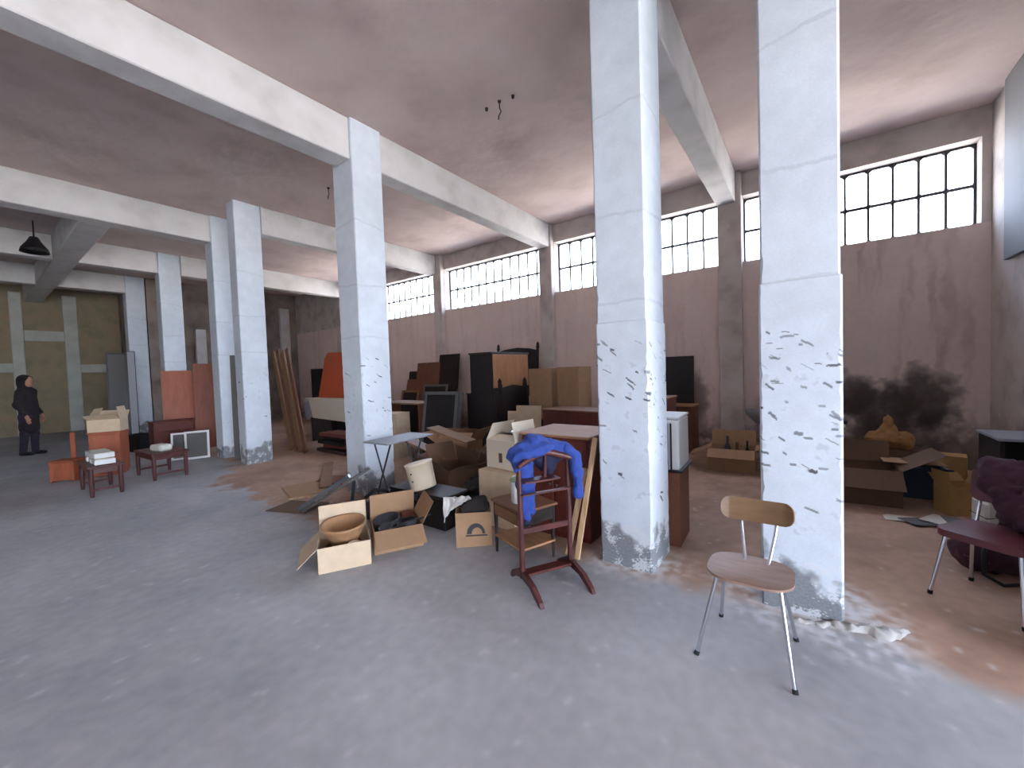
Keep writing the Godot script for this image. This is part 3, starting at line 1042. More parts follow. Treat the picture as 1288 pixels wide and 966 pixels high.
func near_things() -> void:
	# plywood chair on chrome legs
	var c := thing("school_chair", "plywood chair with chrome tube legs standing alone by the scuffed column", "chair", v3(-0.265, 0, -2.57))
	var o := v3(-0.265, 0, -2.57)
	var st := new_st()
	var outline := round_rect(0.42, 0.37, 0.13, 6)
	sheet_disc(st, outline, 0.447, 0.013, 0.02)
	obj("seat", st, M.seat_ply, c)
	# back panel, bent round the sitter
	st = new_st()
	var bp := round_rect(0.4, 0.135, 0.055, 6)
	bent_panel(st, bp, 0.012, 0.45, v3(0.012, 0.715, -0.275), 12.0)
	obj("backrest", st, M.back_ply, c)
	var legs := [[v3(-0.15, 0.435, 0.11), v3(-0.243, 0, 0.215)], [v3(0.15, 0.435, 0.12), v3(0.212, 0, 0.244)], [v3(-0.14, 0.435, -0.1), v3(-0.188, 0, -0.237)], [v3(0.14, 0.435, -0.1), v3(0.209, 0, -0.217)]]
	for l in legs:
		var lg := tube_obj("leg", [l[0], l[0].lerp(l[1], 0.03), l[0].lerp(l[1], 0.965)], 0.0105, M.chrome, c, 12)
		tube_obj("foot_cap", [l[0].lerp(l[1], 0.955), l[1]], [0.013, 0.014], M.rubber, lg, 10)
	for s in [-1.0, 1.0]:
		tube_obj("back_support", [v3(0.02 + s * 0.055, 0.43, -0.06), v3(0.02 + s * 0.057, 0.438, -0.11), v3(0.023 + s * 0.06, 0.46, -0.14), v3(0.025 + s * 0.085, 0.6, -0.22), v3(0.025 + s * 0.098, 0.7, -0.262)], 0.0095, M.chrome, c, 12)
	bar_obj("seat_brace", v3(-0.15, 0.432, 0.1), v3(0.15, 0.432, 0.1), 0.02, 0.015, M.dark_metal, c)
	bar_obj("seat_brace", v3(-0.14, 0.432, -0.1), v3(0.14, 0.432, -0.1), 0.02, 0.015, M.dark_metal, c)

	# valet stand; local x from one upright to the other, z to the front
	var la := v3(-1.727, 0, -2.407)
	var ra := v3(-1.515, 0, -2.765)
	var ax := (ra - la).normalized()
	var yaw := atan2(-ax.z, ax.x)
	var hw := (ra - la).length() / 2
	var s0 := thing("valet_stand", "maroon wooden clothes valet stand with curved runner feet and hanger top", "valet stand", (la + ra) / 2, yaw)
	for s in [-1.0, 1.0]:
		tube_obj("upright", [v3(s * hw, 0.07, 0), v3(s * hw, 0.5, 0), v3(s * hw, 0.9, -0.01)], [0.021, 0.021, 0.019], M.mahogany, s0, 10)
		# runner foot arched to the ground at both ends
		st = new_st()
		var prof := [Vector2(-0.2, 0.0), Vector2(-0.17, 0.0), Vector2(-0.1, 0.045), Vector2(0.0, 0.075), Vector2(0.14, 0.065), Vector2(0.26, 0.012), Vector2(0.285, 0.0), Vector2(0.32, 0.0), Vector2(0.3, 0.03), Vector2(0.2, 0.095), Vector2(0.06, 0.125), Vector2(-0.06, 0.12), Vector2(-0.17, 0.06), Vector2(-0.2, 0.02)]
		prism(st, prof, 0.032, Transform3D(Basis(v3(0, 0, 1), v3(0, 1, 0), v3(-1, 0, 0)), v3(s * hw, 0, 0)))
		obj("runner_foot", st, M.mahogany, s0)
		lathe_knob(s0, v3(s * hw, 0.9, -0.01), M.mahogany)
	bar_obj("trouser_rail", v3(-hw, 0.7, 0.03), v3(hw, 0.7, 0.03), 0.035, 0.014, M.mahogany_h, s0)
	bar_obj("lower_rail", v3(-hw, 0.418, 0), v3(hw, 0.418, 0), 0.02, 0.045, M.mahogany_h, s0)
	bar_obj("foot_rail", v3(-hw, 0.1, 0), v3(hw, 0.1, 0), 0.09, 0.02, M.mahogany_h, s0)
	box_obj("tray", v3(-0.05, 0.8, 0.02), v3(2 * hw - 0.12, 0.014, 0.11), M.mahogany_h, s0, 0.003)
	st = new_st()
	var hp := []
	for k in 15:
		var t := (k / 14.0 - 0.5) * 2.0
		hp.append(v3(t * 0.25, 1.0 - 0.075 * pow(absf(t), 1.25), 0.02 + 0.06 * t * t))
	tube(st, hp, [0.012, 0.018, 0.022, 0.024, 0.025, 0.025, 0.026, 0.028, 0.026, 0.025, 0.025, 0.024, 0.022, 0.018, 0.012], 10)
	obj("hanger", st, M.mahogany_h, s0)
	tube_obj("hanger_neck", [v3(0, 0.8, 0.01), v3(0, 0.99, 0.02)], 0.014, M.mahogany, s0, 8)
	# blue jacket thrown over it
	var j := thing("jacket", "bright blue work jacket thrown over the maroon valet stand", "jacket", (la + ra) / 2, yaw)
	var body := [
		[v3(-0.2, 0.99, -0.05), v3(-0.05, 1.045, -0.06), 0.075, 0.085], [v3(-0.16, 1.0, 0.03), v3(0.0, 1.04, 0.04), 0.045, 0.05],
		[v3(-0.05, 1.04, -0.05), v3(0.14, 1.03, -0.03), 0.075, 0.05], [v3(0.1, 1.035, -0.02), v3(0.22, 0.985, 0.02), 0.045, 0.042],
		[v3(-0.17, 0.97, -0.06), v3(-0.12, 0.72, -0.1), 0.05, 0.05], [v3(-0.1, 0.95, -0.08), v3(-0.09, 0.74, -0.1), 0.05, 0.045],
		[v3(-0.12, 0.72, -0.1), v3(-0.12, 0.5, -0.1), 0.052, 0.045], [v3(-0.09, 0.73, -0.1), v3(-0.075, 0.52, -0.1), 0.045, 0.035],
		[v3(-0.2, 0.98, -0.02), v3(-0.21, 0.9, -0.03), 0.05, 0.035]]
	soft_obj("jacket_body", body, 0.01, M.blue_cloth, j, 0.03, 0.025, 8.0, 5)
	var sleeve := [[v3(0.19, 1.0, 0.03), v3(0.245, 0.94, 0.05), 0.045, 0.048], [v3(0.245, 0.94, 0.05), v3(0.262, 0.82, 0.06), 0.048, 0.046], [v3(0.262, 0.82, 0.06), v3(0.255, 0.66, 0.055), 0.046, 0.042]]
	soft_obj("sleeve", sleeve, 0.01, M.blue_cloth, j, 0.02, 0.016, 7.0, 8)
	soft_obj("cuff", [[v3(-0.11, 0.5, -0.1), v3(-0.115, 0.445, -0.1), 0.042, 0.036]], 0.009, M.navy_lining, j, 0.01)
	soft_obj("lining", [[v3(-0.03, 0.96, -0.05), v3(0.08, 0.86, -0.07), 0.06, 0.06], [v3(0.02, 0.95, -0.06), v3(0.14, 0.93, -0.05), 0.05, 0.045]], 0.012, M.navy_lining, j, 0.03, 0.015, 8.0, 9)

	# bedside table behind the valet stand
	var nt := thing("bedside_table", "two-tier brown bedside table standing behind the valet stand", "table", v3(-2.02, 0, -2.86), -0.35)
	box_obj("tabletop", v3(0, 0.47, 0), v3(0.47, 0.022, 0.4), M.brown_wood_h, nt, 0.005)
	box_obj("drawer_box", v3(0, 0.4, 0), v3(0.43, 0.12, 0.36), M.dark_wood_h, nt, 0.003)
	box_obj("drawer", v3(0, 0.4, 0.185), v3(0.36, 0.09, 0.014), M.brown_wood_h, nt, 0.004)
	box_obj("shelf", v3(0, 0.15, 0), v3(0.43, 0.02, 0.36), M.tan_wood, nt, 0.003)
	for sx in [-1.0, 1.0]:
		for sz in [-1.0, 1.0]:
			tube_obj("leg", [v3(sx * 0.2, 0, sz * 0.165), v3(sx * 0.2, 0.3, sz * 0.165), v3(sx * 0.2, 0.46, sz * 0.165)], [0.012, 0.018, 0.02], M.dark_wood, nt, 8)
	var jar := thing("white_tub", "white plastic tub with pale green lid on the bedside table", "tub", v3(-2.03, 0.481, -2.8))
	st = new_st()
	lathe(st, [Vector2(0, 0), Vector2(0.056, 0), Vector2(0.06, 0.006), Vector2(0.066, 0.19), Vector2(0.064, 0.192), Vector2(0, 0.192)], Transform3D(), 24)
	obj("tub_body", st, M.white_paint, jar)
	st = new_st()
	lathe(st, [Vector2(0, 0.187), Vector2(0.07, 0.187), Vector2(0.071, 0.203), Vector2(0.066, 0.209), Vector2(0, 0.211)], Transform3D(), 24)
	obj("lid", st, M.green_lid, jar)
	# cartons behind
	carton("pale closed cardboard box under an open cream box behind the bedside table", v3(-2.6, 0, -3.42), -4, 0.48, 0.42, 0.57, [], M.card_pale)
	var wb := carton("cream cardboard box with folded-in flaps stacked on a pale closed box", v3(-2.6, 0.582, -3.5), -6, 0.42, 0.36, 0.3, [12.0, 78.0, 20.0, 60.0], M.cream_paint)
	box_obj("tape", v3(0.0, 0.12, 0.182), v3(0.05, 0.1, 0.002), M.card_dark, wb, 0.0)
	var sp := thing("steel_bowl", "small shiny steel bowl lying on the cream cardboard box", "bowl", v3(-2.47, 0.95, -3.42))
	st = new_st()
	lathe(st, [Vector2(0, 0), Vector2(0.03, 0.0), Vector2(0.06, 0.035), Vector2(0.066, 0.036), Vector2(0.035, -0.005), Vector2(0, -0.007)], Transform3D(), 18)
	obj("bowl_shell", st, M.chrome, sp)
	# large chest with a pale top, at the column
	case("chest", "large red-brown chest with pale wooden top between valet stand and column", "chest", v3(-1.96, 0, -3.64), 0, 0.74, 1.0, 0.66, M.red_wood, M.tan_wood, 0, 2)
	plank("longer of two new pine battens leaning on the red-brown chest", v3(-1.575, 0.012, -2.99), v3(-1.475, 1.02, -3.2), 0.045, 0.024, M.wood_light_v, "pine battens leaning by the column", v3(0, 0, 1))
	plank("shorter of two new pine battens leaning on the red-brown chest", v3(-1.68, 0.012, -3.02), v3(-1.585, 0.74, -3.21), 0.045, 0.024, M.wood_light_v, "pine battens leaning by the column", v3(0, 0, 1))
	# rubble of lime at the feet of the near columns
	for q in [[v3(0.3, 0, -3.1), 0.16, 0.045, "low crumbled heap of pale lime mortar beside the scuffed column"], [v3(0.02, 0, -3.02), 0.12, 0.025, "thin spill of lime mortar along the foot of the scuffed column"]]:
		var p: Vector3 = q[0]
		var r: float = q[1]
		st = new_st()
		soft(st, [[p + v3(-r, -0.01, 0.02), p + v3(r * 0.4, -0.008, -0.03), q[2] * 0.8, q[2]], [p + v3(r * 0.3, -0.01, 0), p + v3(r, -0.015, -0.12), q[2], q[2] * 0.7]], 0.012, 0.03, 0.02, 18.0, int(r * 100))
		tag(obj("mortar_heap", st, M.lime), q[3], "rubble")

func lathe_knob(parent: Node, at: Vector3, m: Material) -> void:
	var st := new_st()
	lathe(st, [Vector2(0, 0), Vector2(0.024, 0), Vector2(0.026, 0.01), Vector2(0.016, 0.022), Vector2(0.022, 0.036), Vector2(0.014, 0.05), Vector2(0, 0.053)], Transform3D(Basis(), at), 14)
	obj("finial", st, m, parent)

# slab with a rounded outline in x, z, slightly dished
func sheet_disc(st: SurfaceTool, outline: Array, y: float, t: float, dish: float) -> void:
	var n := outline.size()
	var c := v3(0, y, 0)
	for side in [0.0, 1.0]:
		st.set_smooth_group(0)
		for i in n:
			var a: Vector2 = outline[i]
			var b: Vector2 = outline[(i + 1) % n]
			for r in 4:
				var r0 := r / 4.0
				var r1 := (r + 1) / 4.0
				var h0: float = y + side * t - dish * (1.0 - r0 * r0) * 0.5
				var h1: float = y + side * t - dish * (1.0 - r1 * r1) * 0.5
				var mid := c + v3(0, -10.0 if side > 0.5 else 10.0, 0)
				if r == 0:
					tri_out(st, v3(0, h0, 0), v3(a.x * r1, h1, a.y * r1), v3(b.x * r1, h1, b.y * r1), mid)
				else:
					quad_out(st, v3(a.x * r0, h0, a.y * r0), v3(a.x * r1, h1, a.y * r1), v3(b.x * r1, h1, b.y * r1), v3(b.x * r0, h0, b.y * r0), mid)
	st.set_smooth_group(1)
	for i in n:
		var a: Vector2 = outline[i]
		var b: Vector2 = outline[(i + 1) % n]
		quad_out(st, v3(a.x, y, a.y), v3(b.x, y, b.y), v3(b.x, y + t, b.y), v3(a.x, y + t, a.y), c)
	st.set_smooth_group(-1)

# upright rounded panel bent to radius rad towards +z at its ends
func bent_panel(st: SurfaceTool, outline: Array, t: float, rad: float, at: Vector3, tilt: float) -> void:
	var n := outline.size()
	var b := rot(-tilt, 0, 0)
	var f := func(p: Vector2, off: float) -> Vector3:
		var a := p.x / rad
		return at + b * v3((rad - off) * sin(a), p.y, rad - (rad - off) * cos(a))
	for side in [0.0, t]:
		st.set_smooth_group(0)
		for i in n:
			var p: Vector2 = outline[i]
			var q: Vector2 = outline[(i + 1) % n]
			# strips across: join each outline point with the axis point of the same x
			var p0 := Vector2(p.x, 0)
			var q0 := Vector2(q.x, 0)
			var mid: Vector3 = f.call((p + q) * 0.5, 0.1 if side == 0.0 else -0.1)
			if p.distance_to(p0) > 1e-5 or q.distance_to(q0) > 1e-5:
				quad_out(st, f.call(p, side), f.call(q, side), f.call(q0, side), f.call(p0, side), mid)
	st.set_smooth_group(-1)
	for i in n:
		var p: Vector2 = outline[i]
		var q: Vector2 = outline[(i + 1) % n]
		quad_out(st, f.call(p, 0.0), f.call(q, 0.0), f.call(q, t), f.call(p, t), f.call((p + q) * 0.4, t / 2))

func heap_things() -> void:
	# open carton with the clay bowl
	var b1 := carton("open pale cardboard box holding a wide clay bowl", v3(-3.36, 0, -1.95), 60, 0.42, 0.44, 0.2, [262.0, null, 100.0, 222.0], M.card_pale, "open cartons on the grey floor")
	b1.position.y = 0.0
	var bw := thing("clay_bowl", "wide ochre clay bowl sitting in the open pale box", "bowl", v3(-3.4, 0.1, -1.98))
	var st := new_st()
	lathe(st, [Vector2(0, 0), Vector2(0.09, 0), Vector2(0.11, 0.02), Vector2(0.155, 0.11), Vector2(0.178, 0.17), Vector2(0.195, 0.185), Vector2(0.195, 0.205), Vector2(0.172, 0.2), Vector2(0.14, 0.11), Vector2(0.09, 0.03), Vector2(0, 0.022)], Transform3D(rot(3, 0, -3), Vector3.ZERO), 36)
	obj("bowl_body", st, M.clay, bw)
	var sj := thing("small_pot", "small cream pot wedged beside the clay bowl", "pot", v3(-3.18, 0.01, -1.94))
	st = new_st()
	lathe(st, [Vector2(0, 0), Vector2(0.05, 0), Vector2(0.062, 0.03), Vector2(0.06, 0.1), Vector2(0.045, 0.14), Vector2(0.05, 0.17), Vector2(0.043, 0.17), Vector2(0.038, 0.14), Vector2(0, 0.05)], Transform3D(), 20)
	obj("pot_body", st, M.plastic_cream, sj)
	var b2 := carton("open cardboard box of dark pans behind the clay bowl", v3(-3.24, 0, -2.42), 60, 0.44, 0.46, 0.21, [205.0, 120.0, 75.0, null], M.card, "open cartons on the grey floor")
	b2.position.y = 0.0
	for q in [[v3(-3.345, 0.165, -2.4), 0.13, "largest dark steel pan lying in the open cardboard box", 8.0, 5.0], [v3(-3.1, 0.175, -2.457), 0.1, "tilted grey saucepan lying in the open cardboard box", -6.0, 12.0], [v3(-3.177, 0.16, -2.268), 0.065, "small black saucepan in a corner of the open cardboard box", 10.0, 5.0]]:
		var pn := thing("saucepan", q[2], "saucepan", q[0])
		var r: float = q[1]
		pn.basis = rot(q[3], 30, q[4])
		st = new_st()
		lathe(st, [Vector2(0, -0.05), Vector2(r * 0.93, -0.05), Vector2(r, -0.04), Vector2(r, 0.05), Vector2(r * 0.96, 0.05), Vector2(r * 0.95, -0.035), Vector2(0, -0.04)], Transform3D(), 24)
		obj("pan_body", st, M.dark_metal, pn)
		bar_obj("handle", v3(r, 0.03, 0), v3(r + 0.14, 0.05, 0), 0.022, 0.012, M.black, pn)
	for q in [[v3(-3.24, 0, -2.42), "crumpled brown packing paper under the dark pans"], [v3(-3.38, 0, -1.96), "crumpled brown packing paper under the clay bowl"]]:
		var pk := thing("packing_paper", q[1], "paper", q[0], deg_to_rad(60))
		soft_obj("wad", [[v3(-0.11, 0.05, -0.11), v3(0.11, 0.05, -0.11), 0.05, 0.05], [v3(-0.11, 0.05, 0.0), v3(0.11, 0.05, 0.0), 0.05, 0.05], [v3(-0.11, 0.05, 0.11), v3(0.11, 0.05, 0.11), 0.05, 0.05]], 0.014, M.card_dark, pk, 0.03, 0.015, 12.0, 21)
	var rp := thing("red_tin", "dull red tin among the dark pans", "tin", v3(-3.262, 0.1, -2.583))
	st = new_st()
	lathe(st, [Vector2(0, 0), Vector2(0.06, 0), Vector2(0.062, 0.004), Vector2(0.06, 0.13), Vector2(0, 0.13)], Transform3D(), 18)
	obj("tin_body", st, M.red_wood, rp)
	# dark metal panel
	var sl := thing("metal_panel", "long dark grey metal panel propped on the floor by the clay bowl", "panel", v3(-4.55, 0.0, -2.55))
	bar_obj("sheet", v3(-0.38, 0.04, 0.1), v3(0.42, 0.5, -0.1), 0.3, 0.03, M.slate, sl, v3(-0.4, 0.85, 0.3))
	bar_obj("edge_strip", v3(-0.38, 0.045, 0.25), v3(0.42, 0.51, 0.05), 0.03, 0.045, M.metal, sl, v3(-0.4, 0.85, 0.3))
	bar_obj("prop", v3(0.32, 0.0, 0.0), v3(0.34, 0.42, -0.05), 0.03, 0.03, M.dark_metal, sl)
	# dark chest with cream shade
	var dc := thing("trunk", "long black wooden trunk with a cream drum shade on it", "trunk", v3(-3.42, 0, -3.0), 0.02)
	box_obj("trunk_body", v3(0, 0.16, 0), v3(0.86, 0.32, 0.34), M.black_wood, dc, 0.008)
	box_obj("lid", v3(0, 0.335, 0), v3(0.88, 0.03, 0.36), M.dark_wood_h, dc, 0.006)
	box_obj("clasp", v3(0, 0.29, 0.175), v3(0.05, 0.07, 0.01), M.dark_metal, dc, 0.002)
	for sx in [-1.0, 1.0]:
		box_obj("corner_strip", v3(sx * 0.415, 0.16, 0.172), v3(0.03, 0.31, 0.008), M.dark_wood, dc, 0.002)
	var ls := thing("drum_shade", "cream plastic drum tilted over on the black trunk", "drum", v3(-3.42, 0.362, -2.95))
	ls.basis = rot(4, 0, 12)
	st = new_st()
	lathe(st, [Vector2(0, 0), Vector2(0.135, 0), Vector2(0.14, 0.006), Vector2(0.15, 0.27), Vector2(0.154, 0.27), Vector2(0.156, 0.288), Vector2(0.148, 0.292), Vector2(0, 0.285)], Transform3D(), 36)
	obj("drum_body", st, M.plastic_cream, ls)
	for q in [[0.17, 0.16], [0.17, 0.08]]:
		st = new_st()
		lathe(st, [Vector2(0.011, 0), Vector2(0.011, 0.004), Vector2(0, 0.005)], Transform3D(rot(90, 0, 0), v3(0.01 + q[0] * 0.1, q[1] + 0.03, 0.146)), 10)
		obj("rivet", st, M.hole, ls)
	# paper bag with a dark print and the things in it
	var pb := thing("paper_bag", "brown paper carrier bag with a dark arched print", "bag", v3(-2.56, 0, -2.8), 0.7)
	for s in [-1.0, 1.0]:
		box_obj("bag_panel", v3(0, 0.16, s * 0.09), v3(0.33, 0.32, 0.003), M.card, pb, 0.0)
		box_obj("gusset", v3(s * 0.164, 0.16, 0), v3(0.003, 0.32, 0.18), M.card, pb, 0.0)
	box_obj("bag_base", v3(0, 0.002, 0), v3(0.33, 0.004, 0.18), M.card, pb, 0.0)
	st = new_st()
	var arch := []
	for k in 13:
		var a := PI * k / 12.0
		arch.append(Vector2(0.085 * cos(a), 0.02 + 0.1 * sin(a)))
	for k in range(12, -1, -1):
		var a := PI * k / 12.0
		arch.append(Vector2(0.05 * cos(a) + 0.01, 0.02 + 0.06 * sin(a)))
	prism(st, arch, 0.001, Transform3D(Basis(), v3(0.02, 0.1, 0.0925)))
	prism(st, [Vector2(-0.1, 0.0), Vector2(0.11, 0.0), Vector2(0.1, 0.014), Vector2(-0.09, 0.016)], 0.001, Transform3D(Basis(), v3(0.02, 0.098, 0.0925)))
	obj("print", st, M.print, pb)
	var bs := thing("cloth_bundle", "bundle of dark clothes stuffed in the printed paper bag", "clothes", v3(-2.56, 0.0, -2.8))
	soft_obj("bundle", [[v3(-0.05, 0.33, 0.05), v3(0.07, 0.34, -0.06), 0.055, 0.06], [v3(0.0, 0.37, 0.0), v3(0.07, 0.41, -0.04), 0.06, 0.05], [v3(0.0, 0.06, 0), v3(0.0, 0.3, 0.0), 0.05, 0.06]], 0.012, M.dark_cloth, bs, 0.04, 0.016, 9.0, 12)
	var wc := thing("white_cloth", "crumpled white cloth hanging over the edge of the paper bag", "cloth", v3(-2.74, 0, -2.73))
	st = new_st()
	var cn := noise(77, 9.0, 3)
	sheet(st, func(u: float, v: float) -> Vector3:
		var q := v3(-0.05 + 0.2 * u, 0.35, -0.1)
		if v < 0.5:
			q = v3(-0.08 + 0.26 * u, 0.395 + 0.05 * v * 2.0 * (0.4 + u), -0.08 + 0.28 * v * (1.0 - 0.5 * u))
		else:
			var w := (v - 0.5) * 2.0
			q = v3(-0.08 + 0.26 * u * (1.0 - 0.55 * w) + 0.05 * w, 0.42 - 0.2 * w * (1.0 - 0.75 * u) + 0.02 * u, 0.06 - 0.07 * u + 0.06 * w)
		return q + v3(0, 1, 0.6) * 0.03 * cn.get_noise_2d(u * 0.25, v * 0.2) + v3(0.012, 0.01, 0.008) * cn.get_noise_2d(u * 0.6 + 5.0, v * 0.5), 26, 30, 0.006)
	obj("cloth_fold", st, M.white_cloth, wc)
	# folding table by the second column
	var ft := thing("folding_table", "narrow grey folding table on crossed metal legs beside the column", "table", v3(-4.28, 0, -3.32), deg_to_rad(4))
	box_obj("tabletop", v3(0, 0.79, 0), v3(0.44, 0.022, 0.8), M.grey_paint, ft, 0.006)
	for z in [-0.25, 0.27]:
		tube_obj("leg", [v3(-0.17, 0.778, z), v3(0.14, 0.0, z + 0.02)], 0.011, M.dark_metal, ft, 8)
		tube_obj("leg", [v3(0.17, 0.778, z + 0.03), v3(-0.14, 0.0, z + 0.05)], 0.011, M.dark_metal, ft, 8)
	bar_obj("foot_bar", v3(0.14, 0.012, -0.24), v3(0.14, 0.012, 0.3), 0.018, 0.018, M.dark_metal, ft)
	bar_obj("foot_bar", v3(-0.14, 0.012, -0.2), v3(-0.14, 0.012, 0.33), 0.018, 0.018, M.dark_metal, ft)
	# black motor and small dark things under the panel
	var mo := thing("vacuum_cleaner", "black canister vacuum cleaner lying behind the clay bowl", "vacuum cleaner", v3(-3.98, 0, -2.6), 0.6)
	soft_obj("canister", [[v3(-0.14, 0.12, 0), v3(0.14, 0.12, 0), 0.115, 0.1]], 0.014, M.dark_grey, mo, 0.03)
	tube_obj("hose", [v3(0.22, 0.14, 0), v3(0.3, 0.25, 0.03), v3(0.26, 0.36, 0.08), v3(0.14, 0.38, 0.12), v3(0.05, 0.3, 0.15)], 0.02, M.black, mo, 10)
	for s in [-1.0, 1.0]:
		st = new_st()
		lathe(st, [Vector2(0, -0.012), Vector2(0.06, -0.012), Vector2(0.06, 0.012), Vector2(0, 0.012)], Transform3D(rot(90, 0, 0), v3(-0.06, 0.061, s * 0.115)), 16)
		obj("wheel", st, M.black, mo)
	# flattened cardboard and boards lying on the floor round the column
	var flat := [[v3(-5.15, 0.008, -2.4), 20.0, 0.6, 0.4, M.card_dark, "flattened dark cardboard sheet lying on the floor by the metal panel"], [v3(-5.85, 0.01, -2.85), -15.0, 0.8, 0.5, M.card, "flattened brown cardboard sheet lying before the column"], [v3(-5.9, 0.01, -3.4), 35.0, 0.7, 0.5, M.card_red, "flattened reddish cardboard sheet lying beyond the column"]]
	for q in flat:
		st = new_st()
		bx(st, q[0], v3(q[2], 0.012, q[3]), 0.002, rot(0, q[1], 1.0))
		tag(obj("cardboard_sheet", st, q[4]), q[5], "cardboard")
	plank("thin pale batten lying on the floor beside the column foot", v3(-5.5, 0.03, -2.45), v3(-5.25, 0.04, -2.85), 0.03, 0.02, M.wood_light_v)
	plank("long brown board lying on the floor towards the leaning planks", v3(-5.6, 0.03, -3.0), v3(-7.1, 0.04, -3.9), 0.16, 0.025, M.old_plank)
	plank("dark board lying across another board on the floor", v3(-5.4, 0.06, -3.2), v3(-6.9, 0.08, -4.4), 0.14, 0.025, M.brown_wood)
	# pile between trunk and the wardrobe
	carton("closed brown cardboard box standing behind the black trunk", v3(-4.42, 0, -4.0), 12, 0.45, 0.4, 0.42, [], M.card_red)
	carton("open dark cardboard box behind the drum shade", v3(-3.72, 0, -3.72), -18, 0.55, 0.42, 0.42, [140.0, 160.0, 80.0, 120.0], M.card_dark)
	var db := thing("black_bag", "full black sack slumped in front of the tall wardrobe", "sack", v3(-3.1, 0, -3.5))
	soft_obj("sack", [[v3(-0.08, 0.15, 0), v3(0.1, 0.16, 0.02), 0.15, 0.15], [v3(-0.02, 0.25, 0), v3(0.05, 0.42, -0.03), 0.16, 0.07]], 0.02, M.black, db, 0.06, 0.035, 9.0, 3)
	var bb := thing("brown_sack", "brown hessian sack lying beside the black sack", "sack", v3(-3.75, 0.0, -4.5))
	soft_obj("sack", [[v3(-0.2, 0.23, 0), v3(0.22, 0.26, 0.02), 0.23, 0.26], [v3(0.1, 0.4, 0), v3(0.35, 0.5, -0.03), 0.2, 0.12]], 0.025, M.brown_cloth, bb, 0.08, 0.05, 6.0, 6)
	carton("squashed brown cardboard box beyond the sacks", v3(-4.6, 0, -4.75), 12, 0.6, 0.5, 0.5, [35.0, 130.0, 50.0, 150.0], M.card)
	plank("grey-edged shelf board lying slantwise over the boxes", v3(-4.45, 0.83, -4.05), v3(-3.75, 0.66, -4.1), 0.25, 0.02, M.old_plank_h)
	plank("broken brown shelf board propped on the squashed box", v3(-4.0, 0.45, -3.9), v3(-4.75, 0.7, -3.75), 0.22, 0.02, M.brown_wood_h)
	var dr := case("drawer_unit", "small brown two-drawer unit standing among the sacks and boxes", "drawer unit", v3(-2.95, 0, -4.3), 20, 0.5, 0.5, 0.42, M.brown_wood, M.brown_wood_h, 2, 0)
	dr.position.y = 0.0

func headboard(label: String, at: Vector3, yaw: float, tilt: float, w: float, h: float, m: Material) -> Node3D:
	var o := thing("bed_headboard", label, "headboard", at)
	o.basis = Basis(Vector3.UP, deg_to_rad(yaw)) * Basis(Vector3.RIGHT, -deg_to_rad(tilt))
	for s in [-1.0, 1.0]:
		var st := new_st()
		lathe(st, [Vector2(0, 0), Vector2(0.035, 0), Vector2(0.035, h - 0.22), Vector2(0.04, h - 0.2), Vector2(0.028, h - 0.17), Vector2(0.042, h - 0.13), Vector2(0.03, h - 0.09), Vector2(0.036, h - 0.06), Vector2(0.012, h - 0.01), Vector2(0, h)], Transform3D(Basis(), v3(s * w / 2, 0, 0)), 14)
		obj("bed_post", st, m, o)
	var prof := [Vector2(-w / 2, h * 0.45), Vector2(w / 2, h * 0.45), Vector2(w / 2, h - 0.2), Vector2(w * 0.3, h - 0.15), Vector2(0, h - 0.12), Vector2(-w * 0.3, h - 0.15), Vector2(-w / 2, h - 0.2)]
	prism_obj("panel", prof, 0.03, m, o)
	bar_obj("lower_rail", v3(-w / 2, h * 0.25, 0), v3(w / 2, h * 0.25, 0), 0.03, 0.1, m, o)
	return o

